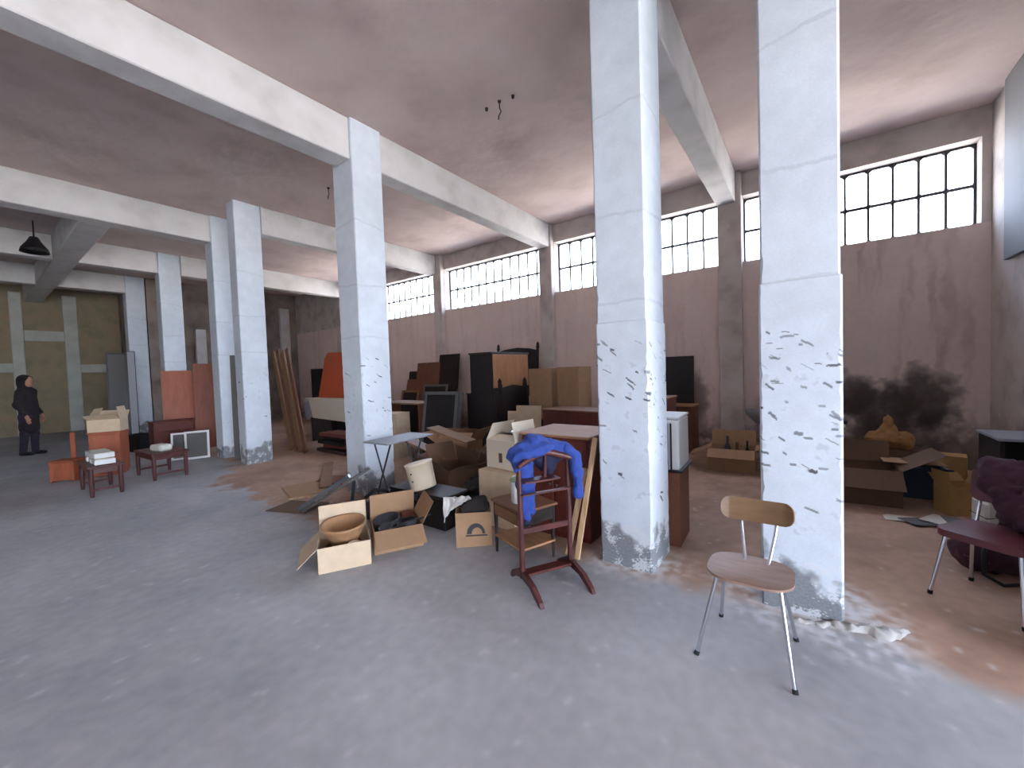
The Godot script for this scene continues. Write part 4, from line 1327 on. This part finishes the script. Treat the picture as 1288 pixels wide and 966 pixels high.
func store_things() -> void:
	# tall wardrobe turned sideways, its honey-coloured door facing the near columns
	var w := thing("wardrobe", "tall dark wardrobe with a honey-coloured upper door", "wardrobe", v3(-4.56, 0, -5.86), PI / 2)
	box_obj("plinth", v3(0, 0.04, 0), v3(1.06, 0.08, 0.46), M.black_wood, w)
	box_obj("body", v3(0, 1.0, 0), v3(1.1, 1.85, 0.5), M.black_wood, w, 0.006)
	box_obj("cornice", v3(0, 1.935, 0), v3(1.14, 0.03, 0.53), M.dark_wood_h, w, 0.006)
	var d1 := box_obj("upper_door", v3(0, 1.62, 0.26), v3(1.06, 0.58, 0.02), M.honey_wood, w, 0.005)
	var d2 := box_obj("lower_door", v3(0, 0.7, 0.26), v3(1.06, 1.2, 0.02), M.dark_wood, w, 0.005)
	for d in [[d1, 1.4], [d2, 1.1]]:
		var st := new_st()
		lathe(st, [Vector2(0.006, 0), Vector2(0.006, 0.01), Vector2(0.015, 0.02), Vector2(0.0, 0.03)], Transform3D(rot(90, 0, 0), v3(0.42, d[1], 0.27)), 10)
		obj("knob", st, M.dark_metal, d[0])
	headboard("black carved headboard with turned posts against the wall behind the wardrobe", v3(-5.5, 0, -7.55), 3, 6, 1.1, 2.28, M.black_wood)
	headboard("low black bed end with two turned posts in front of the wardrobe", v3(-4.02, 0, -5.62), 82, 4, 0.62, 1.5, M.black_wood)
	# chest of drawers and cartons right of the wardrobe
	case("chest_of_drawers", "long dark chest of drawers carrying tan cartons beyond the wardrobe", "chest of drawers", v3(-3.3, 0, -6.1), 0, 1.1, 0.78, 0.5, M.dark_wood, M.brown_wood_h, 3, 0)
	carton("tall tan cardboard box on the dark chest of drawers by the wardrobe", v3(-3.72, 0.782, -6.08), 4, 0.44, 0.42, 0.85, [], M.card)
	carton("tan cardboard box with a folded flap, farther from the wardrobe", v3(-3.18, 0.782, -6.12), -5, 0.42, 0.4, 0.86, [], M.card)
	leaning("fibreboard_panel", "upright pale fibreboard panel standing before the chest of drawers", "panel", v3(-3.55, 0, -5.2), 5, 4, 0.45, 1.06, 0.018, M.card_pale)
	leaning("fibreboard_panel", "narrower pale fibreboard panel, mostly behind another one", "panel", v3(-3.9, 0, -5.3), 8, 4, 0.24, 0.95, 0.018, M.card_pale)
	case("dresser", "low red-brown dresser standing beyond the pale-topped chest", "dresser", v3(-2.72, 0, -5.35), -6, 0.95, 1.03, 0.5, M.red_wood, M.brown_wood_h, 0, 2)
	case("sideboard", "red-brown sideboard with pale edge partly behind the near column", "sideboard", v3(-2.1, 0, -6.15), 0, 1.0, 1.16, 0.5, M.red_wood, M.tan_wood, 2, 0)
	carton("small red-brown box on the sideboard", v3(-1.98, 1.162, -6.15), 10, 0.3, 0.25, 0.22, [], M.card_red)
	var ws := thing("folded_sheet", "folded white sheet lying on the sideboard", "sheet", v3(-2.42, 1.162, -6.1))
	box_obj("fold", v3(0, 0.02, 0), v3(0.2, 0.04, 0.18), M.white_cloth, ws, 0.014)
	box_obj("fold", v3(0.01, 0.055, 0), v3(0.18, 0.03, 0.17), M.white_cloth, ws, 0.012)
	# boards stacked against the window wall
	var bl := [[-9.35, -7.75, 8, 0.62, 1.7, "dark brown board leaning on the wall, lower than its neighbours", M.dark_wood], [-8.75, -7.6, 10, 0.9, 1.95, "wide dark board leaning on the wall under the window pier", M.brown_wood], [-8.0, -7.7, 9, 0.75, 2.15, "tallest dark board leaning on the wall", M.dark_wood], [-9.0, -7.3, 14, 0.7, 1.5, "plum-brown board leaning on the taller dark boards", M.brown_wood]]
	for q in bl:
		leaning("wood_board", q[5], "board", v3(q[0], 0, q[1]), 2, q[2], q[3], q[4], 0.03, q[6], null, "dark boards against the window wall")
	leaning("picture_frame", "dark panel in a pale frame leaning on the stacked boards", "frame", v3(-7.85, 0, -7.05), 3, 12, 0.75, 1.35, 0.02, M.dark_wood, M.slate)
	leaning("wood_board", "narrow pale-edged door frame leaning beside the dark panel", "frame", v3(-8.75, 0, -6.95), 3, 14, 0.55, 1.2, 0.02, M.dark_wood, M.old_plank)
	plank("thin dark pole leaning on the wall by the wardrobe", v3(-6.3, 0.01, -7.6), v3(-6.35, 1.75, -8.1), 0.035, 0.035, M.dark_wood)
	# desk behind the second column, doors leaning on its end
	var dk := thing("desk", "brown desk with a pale top standing behind the column", "desk", v3(-6.85, 0, -5.6))
	box_obj("desktop", v3(0, 1.015, 0), v3(1.3, 0.035, 0.6), M.old_plank_h, dk, 0.005)
	for s in [-1.0, 1.0]:
		box_obj("side_panel", v3(s * 0.6, 0.5, 0), v3(0.03, 0.99, 0.55), M.brown_wood, dk, 0.003)
	box_obj("back_panel", v3(0, 0.6, -0.25), v3(1.17, 0.75, 0.02), M.dark_wood, dk, 0.003)
	carton("pale cardboard box standing in front of the brown desk", v3(-6.62, 0, -5.0), 12, 0.5, 0.4, 0.86, [], M.card_pale)
	leaning("cabinet_door", "tall black cabinet door with pale edge, outermost of the two", "door", v3(-5.38, 0, -4.95), 12, 12, 0.62, 1.3, 0.04, M.black_wood, M.slate, "cabinet doors leaning on the desk", 0.0)
	leaning("cabinet_door", "black cabinet door with grey edge, between desk and outer door", "door", v3(-5.52, 0, -5.22), 12, 12, 0.6, 1.26, 0.04, M.black_wood, M.slate, "cabinet doors leaning on the desk", 0.0)
	case("dark_cabinet", "plain dark cabinet standing between the leaning doors and wardrobe", "cabinet", v3(-5.15, 0, -6.1), 0, 0.5, 1.2, 0.5, M.black_wood, M.dark_wood_h, 0, 1)

	# ---- between the second and third columns
	var names := ["thickest of the brown planks leaning behind the third column", "narrow brown plank leaning beside the thickest plank", "pale brown plank leaning, longest of the bundle", "dark brown plank at the end of the leaning bundle"]
	var mats := [M.old_plank, M.brown_wood, M.old_plank, M.brown_wood]
	for k in 4:
		plank(names[k], v3(-9.25 + 0.2 * k, 0.02, -4.25), v3(-10.75 + 0.24 * k, 2.26 + 0.05 * (k % 2), -4.6), 0.17 - 0.02 * (k % 2), 0.035, mats[k], "planks leaning behind the third column", v3(0, 0, 1))
	var wt := thing("white_counter", "broken white counter unit with sloping end panel, loaded with junk", "counter", v3(-9.2, 0, -5.35))
	box_obj("counter_top", v3(0, 1.08, 0), v3(2.0, 0.035, 0.62), M.cream_paint, wt, 0.005)
	prism_obj("front_panel", [Vector2(-0.62, 0.62), Vector2(0.98, 0.58), Vector2(0.98, 1.06), Vector2(-0.86, 1.06)], 0.02, M.cream_paint, wt, Transform3D(Basis(), v3(0, 0, 0.3)))
	for s in [-1.0, 1.0]:
		box_obj("support", v3(s * 0.9, 0.53, -0.05), v3(0.05, 1.06, 0.5), M.dark_wood, wt, 0.003)
	box_obj("grey_end", v3(-0.84, 0.8, 0.31), v3(0.3, 0.42, 0.02), M.grey_paint, wt, 0.004, rot(0, 0, 20))
	var ob := thing("orange_board", "bright orange tapered board standing on the white counter", "board", v3(-9.35, 1.1, -5.3))
	ob.basis = rot(-6, 0, 0)
	prism_obj("board", [Vector2(-0.62, 0), Vector2(0.55, 0), Vector2(0.52, 1.1), Vector2(-0.3, 1.12), Vector2(-0.42, 1.0)], 0.025, M.orange_paint, ob)
	prism_obj("batten", [Vector2(-0.55, 0.45), Vector2(0.5, 0.45), Vector2(0.5, 0.5), Vector2(-0.54, 0.5)], 0.02, M.orange_paint, ob, Transform3D(Basis(), v3(0, 0, -0.0225)))
	case("dark_cabinet", "dark cabinet standing behind the planks and the white counter", "cabinet", v3(-10.9, 0, -6.2), 0, 1.3, 1.85, 0.5, M.black_wood, M.dark_wood_h, 0, 2)
	for k in 5:
		var st := new_st()
		bx(st, v3(-8.05 + 0.1 * sin(k * 2.0), 0.05 + 0.085 * k, -4.75 + 0.06 * cos(k * 3.0)), v3(1.1 - 0.1 * (k % 3), 0.07, 0.45), 0.006, rot(0, 8.0 * sin(k * 1.7), 0))
		tag(obj("dark_shelf_board", st, [M.dark_wood_h, M.red_wood, M.black_wood][k % 3]), ["bottom board of the flat stack under the white counter", "second board up in the flat stack under the counter", "middle board of the flat stack under the white counter", "second board from the top of the flat stack", "top board of the flat stack under the white counter"][k], "board", "flat stack of dark boards")
	leaning("grey_board", "grey board standing between the paired third columns", "board", v3(-9.28, 0, -3.3), 60, 2, 0.3, 2.12, 0.025, M.slate)

func bay_things() -> void:
	# behind the second near column
	carton("closed red-brown cardboard box carrying the small white refrigerator", v3(-1.16, 0, -3.9), 3, 0.48, 0.44, 0.66, [], M.card_red)
	var f := thing("refrigerator", "small white refrigerator with a grey door on a brown box", "refrigerator", v3(-1.17, 0.672, -3.91), 0.04)
	box_obj("body", v3(0, 0.24, 0), v3(0.5, 0.46, 0.44), M.white_paint, f, 0.015)
	box_obj("door", v3(-0.03, 0.225, 0.232), v3(0.4, 0.42, 0.02), M.grey_paint, f, 0.006)
	box_obj("seal", v3(0.185, 0.225, 0.226), v3(0.012, 0.42, 0.012), M.black, f, 0.001)
	box_obj("top_panel", v3(0, 0.48, 0), v3(0.51, 0.025, 0.46), M.white_paint, f, 0.008)
	box_obj("base_strip", v3(0.02, 0.012, 0.02), v3(0.52, 0.018, 0.47), M.black, f, 0.003)
	case("brown_cabinet", "tan cabinet against the window wall carrying a black board", "cabinet", v3(-2.0, 0, -7.9), 0, 0.72, 0.88, 0.45, M.brown_wood, M.tan_wood, 0, 2)
	leaning("dark_board", "square black board standing on the tan cabinet against the wall", "board", v3(-2.05, 0.882, -8.12), 0, 2, 0.68, 0.9, 0.03, M.black)
	var oc := carton("open cardboard box with spread flaps by the window pier", v3(-0.93, 0, -6.95), 3, 0.62, 0.46, 0.33, [205.0, 160.0, 110.0, 205.0], M.card)
	oc.position.y = 0.0
	for k in 3:
		var tl := thing("junk_bottle", ["tall dark bottle sticking out of the open cardboard box", "short brown jar in the open cardboard box", "thin dark bottle at the edge of the open box"][k], "bottle", v3(-1.0 + 0.14 * k, 0.01, -6.98 + 0.05 * k))
		var st := new_st()
		var r: float = [0.05, 0.055, 0.035][k]
		var h: float = [0.48, 0.4, 0.44][k]
		lathe(st, [Vector2(0, 0), Vector2(r, 0), Vector2(r, h * 0.6), Vector2(r * 0.4, h * 0.78), Vector2(r * 0.4, h), Vector2(0, h)], Transform3D(), 16)
		obj("glass_body", st, [M.dark_grey, M.brown_wood, M.black][k], tl)
	# pale basin on a stand behind the scuffed column
	var bs := thing("wash_basin", "grey wash basin on a pedestal beside the window pier", "basin", v3(-0.55, 0, -7.7))
	var st2 := new_st()
	lathe(st2, [Vector2(0, 0), Vector2(0.13, 0), Vector2(0.1, 0.06), Vector2(0.075, 0.3), Vector2(0.09, 0.6), Vector2(0, 0.62)], Transform3D(), 20)
	obj("pedestal", st2, M.grey_paint, bs)
	st2 = new_st()
	lathe(st2, [Vector2(0, 0.6), Vector2(0.12, 0.62), Vector2(0.24, 0.76), Vector2(0.26, 0.84), Vector2(0.24, 0.84), Vector2(0.21, 0.76), Vector2(0.08, 0.68), Vector2(0, 0.67)], Transform3D(Basis.from_scale(v3(1.1, 1, 0.85)), Vector3.ZERO), 26)
	obj("bowl", st2, M.grey_paint, bs)
	# along the stained wall
	var ty := thing("typewriter", "old grey typewriter on a box behind the scuffed column", "typewriter", v3(0.22, 0.502, -7.1))
	box_obj("body", v3(0, 0.07, 0), v3(0.36, 0.14, 0.34), M.grey_paint, ty, 0.02)
	box_obj("carriage", v3(0, 0.2, -0.06), v3(0.42, 0.05, 0.08), M.white_paint, ty, 0.012)
	tube_obj("platen", [v3(-0.23, 0.25, -0.06), v3(0.23, 0.25, -0.06)], 0.025, M.black, ty, 12)
	box_obj("keyboard", v3(0, 0.05, 0.2), v3(0.3, 0.05, 0.1), M.black, ty, 0.01)
	carton("closed brown cardboard box under the old typewriter", v3(0.22, 0, -7.1), 0, 0.5, 0.45, 0.49, [], M.card_dark)
	var cb := carton("long open brown cardboard box in front of the stained wall", v3(0.42, 0, -6.1), 4, 0.78, 0.5, 0.4, [225.0, 150.0, 110.0, 140.0], M.card_dark)
	cb.position.y = 0.0
	var cr := thing("plastic_crate", "dark blue plastic crate in front of the stained wall", "crate", v3(1.08, 0, -6.55), 0.05)
	for s in [-1.0, 1.0]:
		box_obj("side_panel", v3(s * 0.2, 0.17, 0), v3(0.02, 0.34, 0.32), M.blue_crate, cr)
		box_obj("end_panel", v3(0, 0.17, s * 0.15), v3(0.38, 0.34, 0.02), M.blue_crate, cr)
	box_obj("base", v3(0, 0.015, 0), v3(0.38, 0.03, 0.3), M.blue_crate, cr)
	box_obj("rim", v3(0, 0.345, 0.165), v3(0.44, 0.03, 0.02), M.blue_crate, cr)
	carton("brown cardboard box behind the blue crate against the stained wall", v3(0.87, 0, -7.3), -6, 0.6, 0.45, 0.42, [], M.card_dark)
	var yb := thing("amber_sack", "amber cloth sack peaked over the boxes by the stained wall", "sack", v3(0.87, 0.03, -7.2))
	soft_obj("sack", [[v3(-0.13, 0.5, 0), v3(0.14, 0.5, 0), 0.11, 0.12], [v3(0, 0.55, 0), v3(0.0, 0.82, 0), 0.12, 0.03]], 0.018, M.amber_cloth, yb, 0.05, 0.03, 10.0, 2)
	var bd := leaning("cardboard_sheet", "flat pale cardboard lying over the boxes by the blue crate", "cardboard", v3(0.95, 0.44, -6.45), 0, -88, 0.5, 0.35, 0.008, M.card)
	bd.position.y = 0.44
	carton("small yellow cardboard box tilted beside the blue crate", v3(1.26, 0.0, -6.02), 25, 0.28, 0.22, 0.3, [150.0, 120.0, 140.0, 100.0], M.yellow_card)
	carton("orange-yellow cardboard box standing behind the tilted one", v3(1.36, 0, -6.9), -10, 0.3, 0.25, 0.44, [], M.yellow_card)
	var pp := thing("paper_heap", "crumpled grey papers lying on the floor by the blue crate", "papers", v3(0.98, 0, -5.5))
	for k in 4:
		box_obj("sheet", v3(-0.2 + 0.13 * k, 0.008 + 0.012 * k, 0.05 * sin(k * 2.0)), v3(0.3, 0.006, 0.21), M.paper if k % 2 == 0 else M.slate, pp, 0.001, rot(2.0 * k - 3.0, 30.0 * k, 3.0 - 2.0 * k))
	var pk := thing("parcel", "pale wrapped parcel leaning on the yellow boxes", "parcel", v3(1.38, 0, -5.55))
	box_obj("wrapping", v3(0, 0.16, 0), v3(0.24, 0.3, 0.16), M.paper, pk, 0.02, rot(10, 30, 8))
	box_obj("string", v3(0, 0.16, 0), v3(0.245, 0.01, 0.165), M.card_dark, pk, 0.002, rot(10, 30, 8))
	# open-fronted dark cabinet by the end wall
	var bc := thing("open_cabinet", "dark open-fronted cabinet with a grey top by the end wall", "cabinet", v3(1.76, 0, -6.2))
	for s in [-1.0, 1.0]:
		box_obj("side_panel", v3(s * 0.235, 0.39, 0), v3(0.03, 0.78, 0.6), M.dark_wood, bc, 0.003)
	box_obj("back_panel", v3(0, 0.4, -0.29), v3(0.44, 0.76, 0.02), M.black, bc, 0.002)
	box_obj("shelf", v3(0, 0.3, 0), v3(0.44, 0.02, 0.56), M.dark_wood_h, bc, 0.002)
	box_obj("base", v3(0, 0.05, 0), v3(0.44, 0.03, 0.58), M.dark_wood_h, bc, 0.002)
	box_obj("top", v3(0, 0.795, 0), v3(0.53, 0.03, 0.64), M.grey_paint, bc, 0.006)
	# chair with plum seat, coat on it, bag under it
	var n := v3(-0.59, 0, 0.8).normalized()
	var ch := thing("padded_chair", "plum padded chair with chrome legs and a coat over it", "chair", v3(0.98, 0, -3.9), atan2(n.x, n.z))
	var st := new_st()
	sheet_disc(st, round_rect(0.43, 0.42, 0.08, 5), 0.42, 0.045, -0.02)
	obj("seat", st, M.plum_vinyl, ch)
	st = new_st()
	bent_panel(st, round_rect(0.42, 0.24, 0.06, 5), 0.035, 0.8, v3(0, 0.72, -0.25), 10.0)
	obj("backrest", st, M.plum_vinyl, ch)
	for s in [-1.0, 1.0]:
		for z in [[0.15, 0.22], [-0.15, -0.24]]:
			var lg := tube_obj("leg", [v3(s * 0.17, 0.42, z[0]), v3(s * 0.215, 0.02, z[1])], 0.011, M.chrome, ch, 10)
			tube_obj("foot_cap", [v3(s * 0.2145, 0.025, z[1]), v3(s * 0.216, 0, z[1])], 0.014, M.rubber, lg, 8)
		tube_obj("back_support", [v3(s * 0.17, 0.42, -0.12), v3(s * 0.17, 0.47, -0.2), v3(s * 0.16, 0.75, -0.25)], 0.0105, M.chrome, ch, 10)
	tube_obj("seat_rail", [v3(-0.17, 0.415, 0.15), v3(0.17, 0.415, 0.15)], 0.01, M.chrome, ch, 8)
	var ct := thing("coat", "dark plum coat thrown over the back of the padded chair", "coat", v3(0.98, 0, -3.9), atan2(n.x, n.z))
	soft_obj("coat_body", [[v3(-0.12, 0.84, -0.26), v3(0.16, 0.84, -0.26), 0.07, 0.07], [v3(-0.08, 0.76, -0.2), v3(0.1, 0.56, -0.12), 0.09, 0.08], [v3(0.12, 0.75, -0.2), v3(0.2, 0.52, -0.06), 0.08, 0.06], [v3(-0.1, 0.8, -0.3), v3(-0.05, 0.45, -0.33), 0.07, 0.06]], 0.015, M.plum_cloth, ct, 0.05, 0.03, 11.0, 7)
	var bg := thing("holdall", "dark plum holdall bag lying on the floor behind the padded chair", "bag", v3(1.22, 0, -4.5), 0.3)
	soft_obj("bag_body", [[v3(-0.2, 0.15, 0), v3(0.22, 0.15, 0), 0.145, 0.145], [v3(-0.1, 0.22, 0), v3(0.12, 0.24, 0), 0.1, 0.1]], 0.018, M.plum_cloth, bg, 0.05, 0.02, 9.0, 11)
	tube_obj("strap", [v3(-0.2, 0.24, 0.08), v3(-0.26, 0.2, 0.16), v3(-0.28, 0.06, 0.2), v3(-0.2, 0.012, 0.24), v3(-0.05, 0.02, 0.2)], 0.012, M.black, bg, 8)

func far_things() -> void:
	# low tables by the paired columns
	low_table("dark maroon low table with stacked white blocks on it", v3(-8.68, 0, -1.17), 0, 0.86, 0.4, 0.45, M.mahogany, M.mahogany_h)
	low_table("dark maroon low table with loose papers on it", v3(-9.1, 0, -1.98), 3, 0.9, 0.52, 0.45, M.mahogany, M.mahogany_h)
	var k := 0
	for q in [[-8.95, 0.452, 0.28], [-8.67, 0.452, 0.26], [-8.4, 0.452, 0.24], [-8.82, 0.532, 0.3], [-8.52, 0.532, 0.26]]:
		var b := thing("white_book", ("white book in the bottom layer of the pile on the low table" if k < 3 else "white book lying on top of the pile on the low table"), "book", v3(q[0], q[1], -1.17), 0.05 * (k - 2), "white books piled on a low table")
		box_obj("cover", v3(0, 0.0395, 0), v3(q[2], 0.077, 0.22), M.paper, b, 0.006)
		box_obj("pages", v3(0.006, 0.0395, 0.004), v3(q[2] - 0.006, 0.06, 0.222), M.white_paint, b, 0.002)
		k += 1
	var rl := thing("paper_roll", "white paper bundle lying on the maroon low table", "paper", v3(-8.95, 0.451, -1.95))
	box_obj("bundle", v3(0, 0.055, 0), v3(0.3, 0.11, 0.2), M.paper, rl, 0.03, rot(0, 15, 0))
	var gp := thing("newspaper", "grey folded newspapers lying beside the white paper bundle", "newspaper", v3(-9.3, 0.451, -2.0))
	box_obj("fold", v3(0, 0.03, 0), v3(0.32, 0.06, 0.24), M.grey_paint, gp, 0.01, rot(0, -12, 0))
	# orange things
	case("red_cabinet", "orange-red cabinet with an open carton on its top", "cabinet", v3(-10.15, 0, -1.5), 62, 0.42, 0.78, 0.36, M.orange_ply, M.orange_ply, 0, 1)
	carton("open pale cardboard box on the orange-red cabinet", v3(-10.15, 0.782, -1.5), 62, 0.44, 0.34, 0.22, [150.0, 80.0, 130.0, 60.0], M.card_pale)
	var os := thing("orange_stool", "small orange box stool with an upright handle", "stool", v3(-10.2, 0, -0.98), 0.9)
	box_obj("seat", v3(0, 0.35, 0), v3(0.34, 0.03, 0.3), M.orange_ply, os, 0.006)
	for s in [-1.0, 1.0]:
		box_obj("side_panel", v3(s * 0.15, 0.168, 0), v3(0.025, 0.335, 0.27), M.orange_ply, os, 0.003)
	box_obj("front_panel", v3(0, 0.18, 0.125), v3(0.28, 0.3, 0.02), M.orange_ply, os, 0.003)
	box_obj("handle", v3(0.02, 0.58, -0.12), v3(0.07, 0.46, 0.022), M.orange_ply, os, 0.008)
	# drawers with orange doors leaning behind
	case("drawer_chest", "dark red chest of drawers in front of the orange doors", "chest of drawers", v3(-12.1, 0, -2.85), 90, 0.75, 0.72, 0.42, M.red_wood, M.red_wood, 3, 0)
	leaning("orange_door", "bright orange-brown door leaning against the column beside a duller one", "door", v3(-12.65, 0, -3.15), 78, 9, 0.62, 1.92, 0.035, M.orange_ply)
	leaning("orange_door", "dull rust-brown door leaning beside a brighter orange one", "door", v3(-11.7, 0, -3.45), 70, 6, 0.5, 2.05, 0.035, M.rust_ply)
	leaning("old_window", "white window sash with grey glass leaning on the paired columns, outer one", "window sash", v3(-10.3, 0, -2.82), 70, 10, 0.34, 0.58, 0.012, M.slate, M.white_paint)
	leaning("old_window", "white window sash standing half behind the outer white sash", "window sash", v3(-10.48, 0, -2.62), 70, 10, 0.3, 0.56, 0.012, M.slate, M.white_paint)
	leaning("wood_offcut", "short pale wooden board leaning on the column by the white sashes", "board", v3(-10.17, 0, -3.2), 60, 1, 0.14, 0.74, 0.025, M.old_plank)
	leaning("metal_window", "dark metal window frame with grey panes leaning on the far column", "frame", v3(-16.55, 0, -2.7), 78, 5, 0.36, 2.55, 0.02, M.slate, M.dark_grey)
	leaning("metal_window", "narrow dark metal frame standing against the larger one", "frame", v3(-16.3, 0, -2.98), 78, 5, 0.16, 2.6, 0.02, M.grey_paint, M.dark_grey)
	var bl := thing("black_crate", "black crate on the floor beside the far column", "crate", v3(-12.9, 0, -2.45), 0.4)
	for s in [-1.0, 1.0]:
		box_obj("side_panel", v3(s * 0.25, 0.2, 0), v3(0.03, 0.4, 0.4), M.black_wood, bl, 0.003)
		box_obj("end_panel", v3(0, 0.2, s * 0.19), v3(0.47, 0.4, 0.02), M.black_wood, bl, 0.003)
	box_obj("base", v3(0, 0.02, 0), v3(0.47, 0.03, 0.36), M.black_wood, bl, 0.002)
	person()

func person() -> void:
	var p := thing("person", "person in a dark hooded coat and dark trousers standing by the end wall", "person", v3(-14.9, 0, -0.87), 2.5)
	p.scale = v3(0.95, 1.06, 1.0)
	# head, neck and hands: skin
	var head := [[v3(0, 1.6, 0.02), v3(0, 1.67, 0.03), 0.085, 0.095], [v3(0, 1.48, -0.01), v3(0, 1.58, 0.01), 0.055, 0.055], [v3(0, 1.62, 0.11), v3(0, 1.6, 0.125), 0.014, 0.018], [v3(-0.09, 1.62, 0.01), v3(-0.095, 1.65, 0.0), 0.014, 0.016], [v3(0.09, 1.62, 0.01), v3(0.095, 1.65, 0.0), 0.014, 0.016], [v3(-0.025, 1.565, 0.095), v3(0.025, 1.565, 0.095), 0.012, 0.012]]
	soft_obj("body", head + hand(v3(-0.225, 0.86, 0.11), -1.0) + hand(v3(0.225, 0.86, 0.11), 1.0), 0.011, M.skin, p, 0.016)
	for s in [-1.0, 1.0]:
		var st := new_st()
		var e := SphereMesh.new()
		e.radius = 0.012
		e.height = 0.024
		e.radial_segments = 8
		e.rings = 5
		st = SurfaceTool.new()
		st.append_from(e, 0, Transform3D(Basis(), v3(s * 0.033, 1.645, 0.105)))
		obj("eye", st, M.black, p)
	var coat := [[v3(0, 1.4, -0.01), v3(0, 1.05, 0.01), 0.15, 0.15, v3(0.9, 1, 1.1)], [v3(0, 1.05, 0.01), v3(0, 0.62, 0.0), 0.155, 0.175, v3(0.92, 1, 1.05)], [v3(-0.17, 1.42, -0.01), v3(0.17, 1.42, -0.01), 0.075, 0.075]]
	for s in [-1.0, 1.0]:
		coat.append([v3(s * 0.2, 1.4, -0.01), v3(s * 0.25, 1.14, -0.04), 0.07, 0.062])
		coat.append([v3(s * 0.25, 1.14, -0.04), v3(s * 0.23, 0.92, 0.08), 0.06, 0.05])
	soft_obj("coat", coat, 0.018, M.jacket, p, 0.05, 0.012, 9.0, 3)
	# hood up round the head
	soft_obj("hood", [[v3(0, 1.68, -0.035), v3(0, 1.62, -0.045), 0.125, 0.12], [v3(0, 1.52, -0.05), v3(0, 1.45, -0.05), 0.1, 0.12], [v3(-0.085, 1.72, 0.03), v3(0.085, 1.72, 0.03), 0.04, 0.04]], 0.015, M.jacket, p, 0.04)
	var legs := [[v3(-0.06, 0.86, 0), v3(0.06, 0.86, 0), 0.14, 0.14]]
	for s in [-1.0, 1.0]:
		legs.append([v3(s * 0.09, 0.84, 0.0), v3(s * 0.1, 0.48, 0.03 * s), 0.1, 0.075])
		legs.append([v3(s * 0.1, 0.48, 0.03 * s), v3(s * 0.1, 0.09, 0.05 * s - 0.03), 0.075, 0.062])
	soft_obj("trousers", legs, 0.018, M.trousers, p, 0.04)
	for s in [-1.0, 1.0]:
		soft_obj("shoe", [[v3(s * 0.1, 0.045, 0.05 * s - 0.06), v3(s * 0.11, 0.038, 0.05 * s + 0.14), 0.045, 0.038]], 0.014, M.black, p, 0.02)

func hand(at: Vector3, s: float) -> Array:
	var out := [[at, at + v3(0, -0.07, 0.02), 0.035, 0.032], [at + v3(0, 0.06, -0.02), at, 0.028, 0.03]]
	for k in 4:
		var b := at + v3(0, -0.08, 0.02) + v3(0, 0, 0.02 * (k - 1.5))
		var l: float = [0.065, 0.078, 0.07, 0.055][k]
		out.append([b, b + v3(-s * 0.006, -l * 0.55, 0.006), 0.009, 0.009])
		out.append([b + v3(-s * 0.006, -l * 0.55, 0.006), b + v3(-s * 0.025, -l, 0.008), 0.009, 0.008])
	out.append([at + v3(0, -0.02, 0.035), at + v3(-s * 0.015, -0.06, 0.065), 0.011, 0.01])
	return out

func ceiling_things() -> void:
	for q in [[v3(-3.056, 4.976, -4.101), "rusty bent wire hook hanging from the ceiling slab, larger one", 0.22], [v3(-6.827, 4.976, -3.992), "short dark wire hook hanging from the ceiling near a column", 0.2]]:
		var h := thing("ceiling_hook", q[1], "hook", q[0])
		var l: float = q[2]
		tube_obj("wire", [v3(0, 0, 0), v3(0.0, -l * 0.4, 0), v3(0.03, -l * 0.65, 0.01), v3(-0.01, -l * 0.85, 0.01), v3(-0.02, -l, 0)], 0.008, M.hole, h, 7)
		var st := new_st()
		lathe(st, [Vector2(0, -0.02), Vector2(0.018, -0.02), Vector2(0.024, 0), Vector2(0, 0)], Transform3D(), 12)
		obj("rose", st, M.hole, h)
	for q in [v3(-3.266, 4.976, -4.105), v3(-2.866, 4.976, -4.125)]:
		var st := new_st()
		lathe(st, [Vector2(0, -0.035), Vector2(0.016, -0.035), Vector2(0.02, 0), Vector2(0, 0)], Transform3D(Basis(), q), 10)
		tag(obj("ceiling_stud", st, M.hole), "small dark stud in the ceiling beside the larger wire hook", "stud", "studs beside the ceiling hook")
	var lp := thing("pendant_lamp", "dark unlit pendant lamp hanging from the ceiling of the far hall", "lamp", v3(-12.6, 4.976, -0.98))
	tube_obj("cord", [v3(0, 0, 0), v3(0, -0.35, 0)], 0.012, M.black, lp, 8)
	var st3 := new_st()
	lathe(st3, [Vector2(0, -0.32), Vector2(0.06, -0.33), Vector2(0.1, -0.42), Vector2(0.19, -0.56), Vector2(0.21, -0.64), Vector2(0.195, -0.64), Vector2(0.16, -0.56), Vector2(0, -0.44)], Transform3D(), 24)
	obj("shade", st3, M.black, lp)
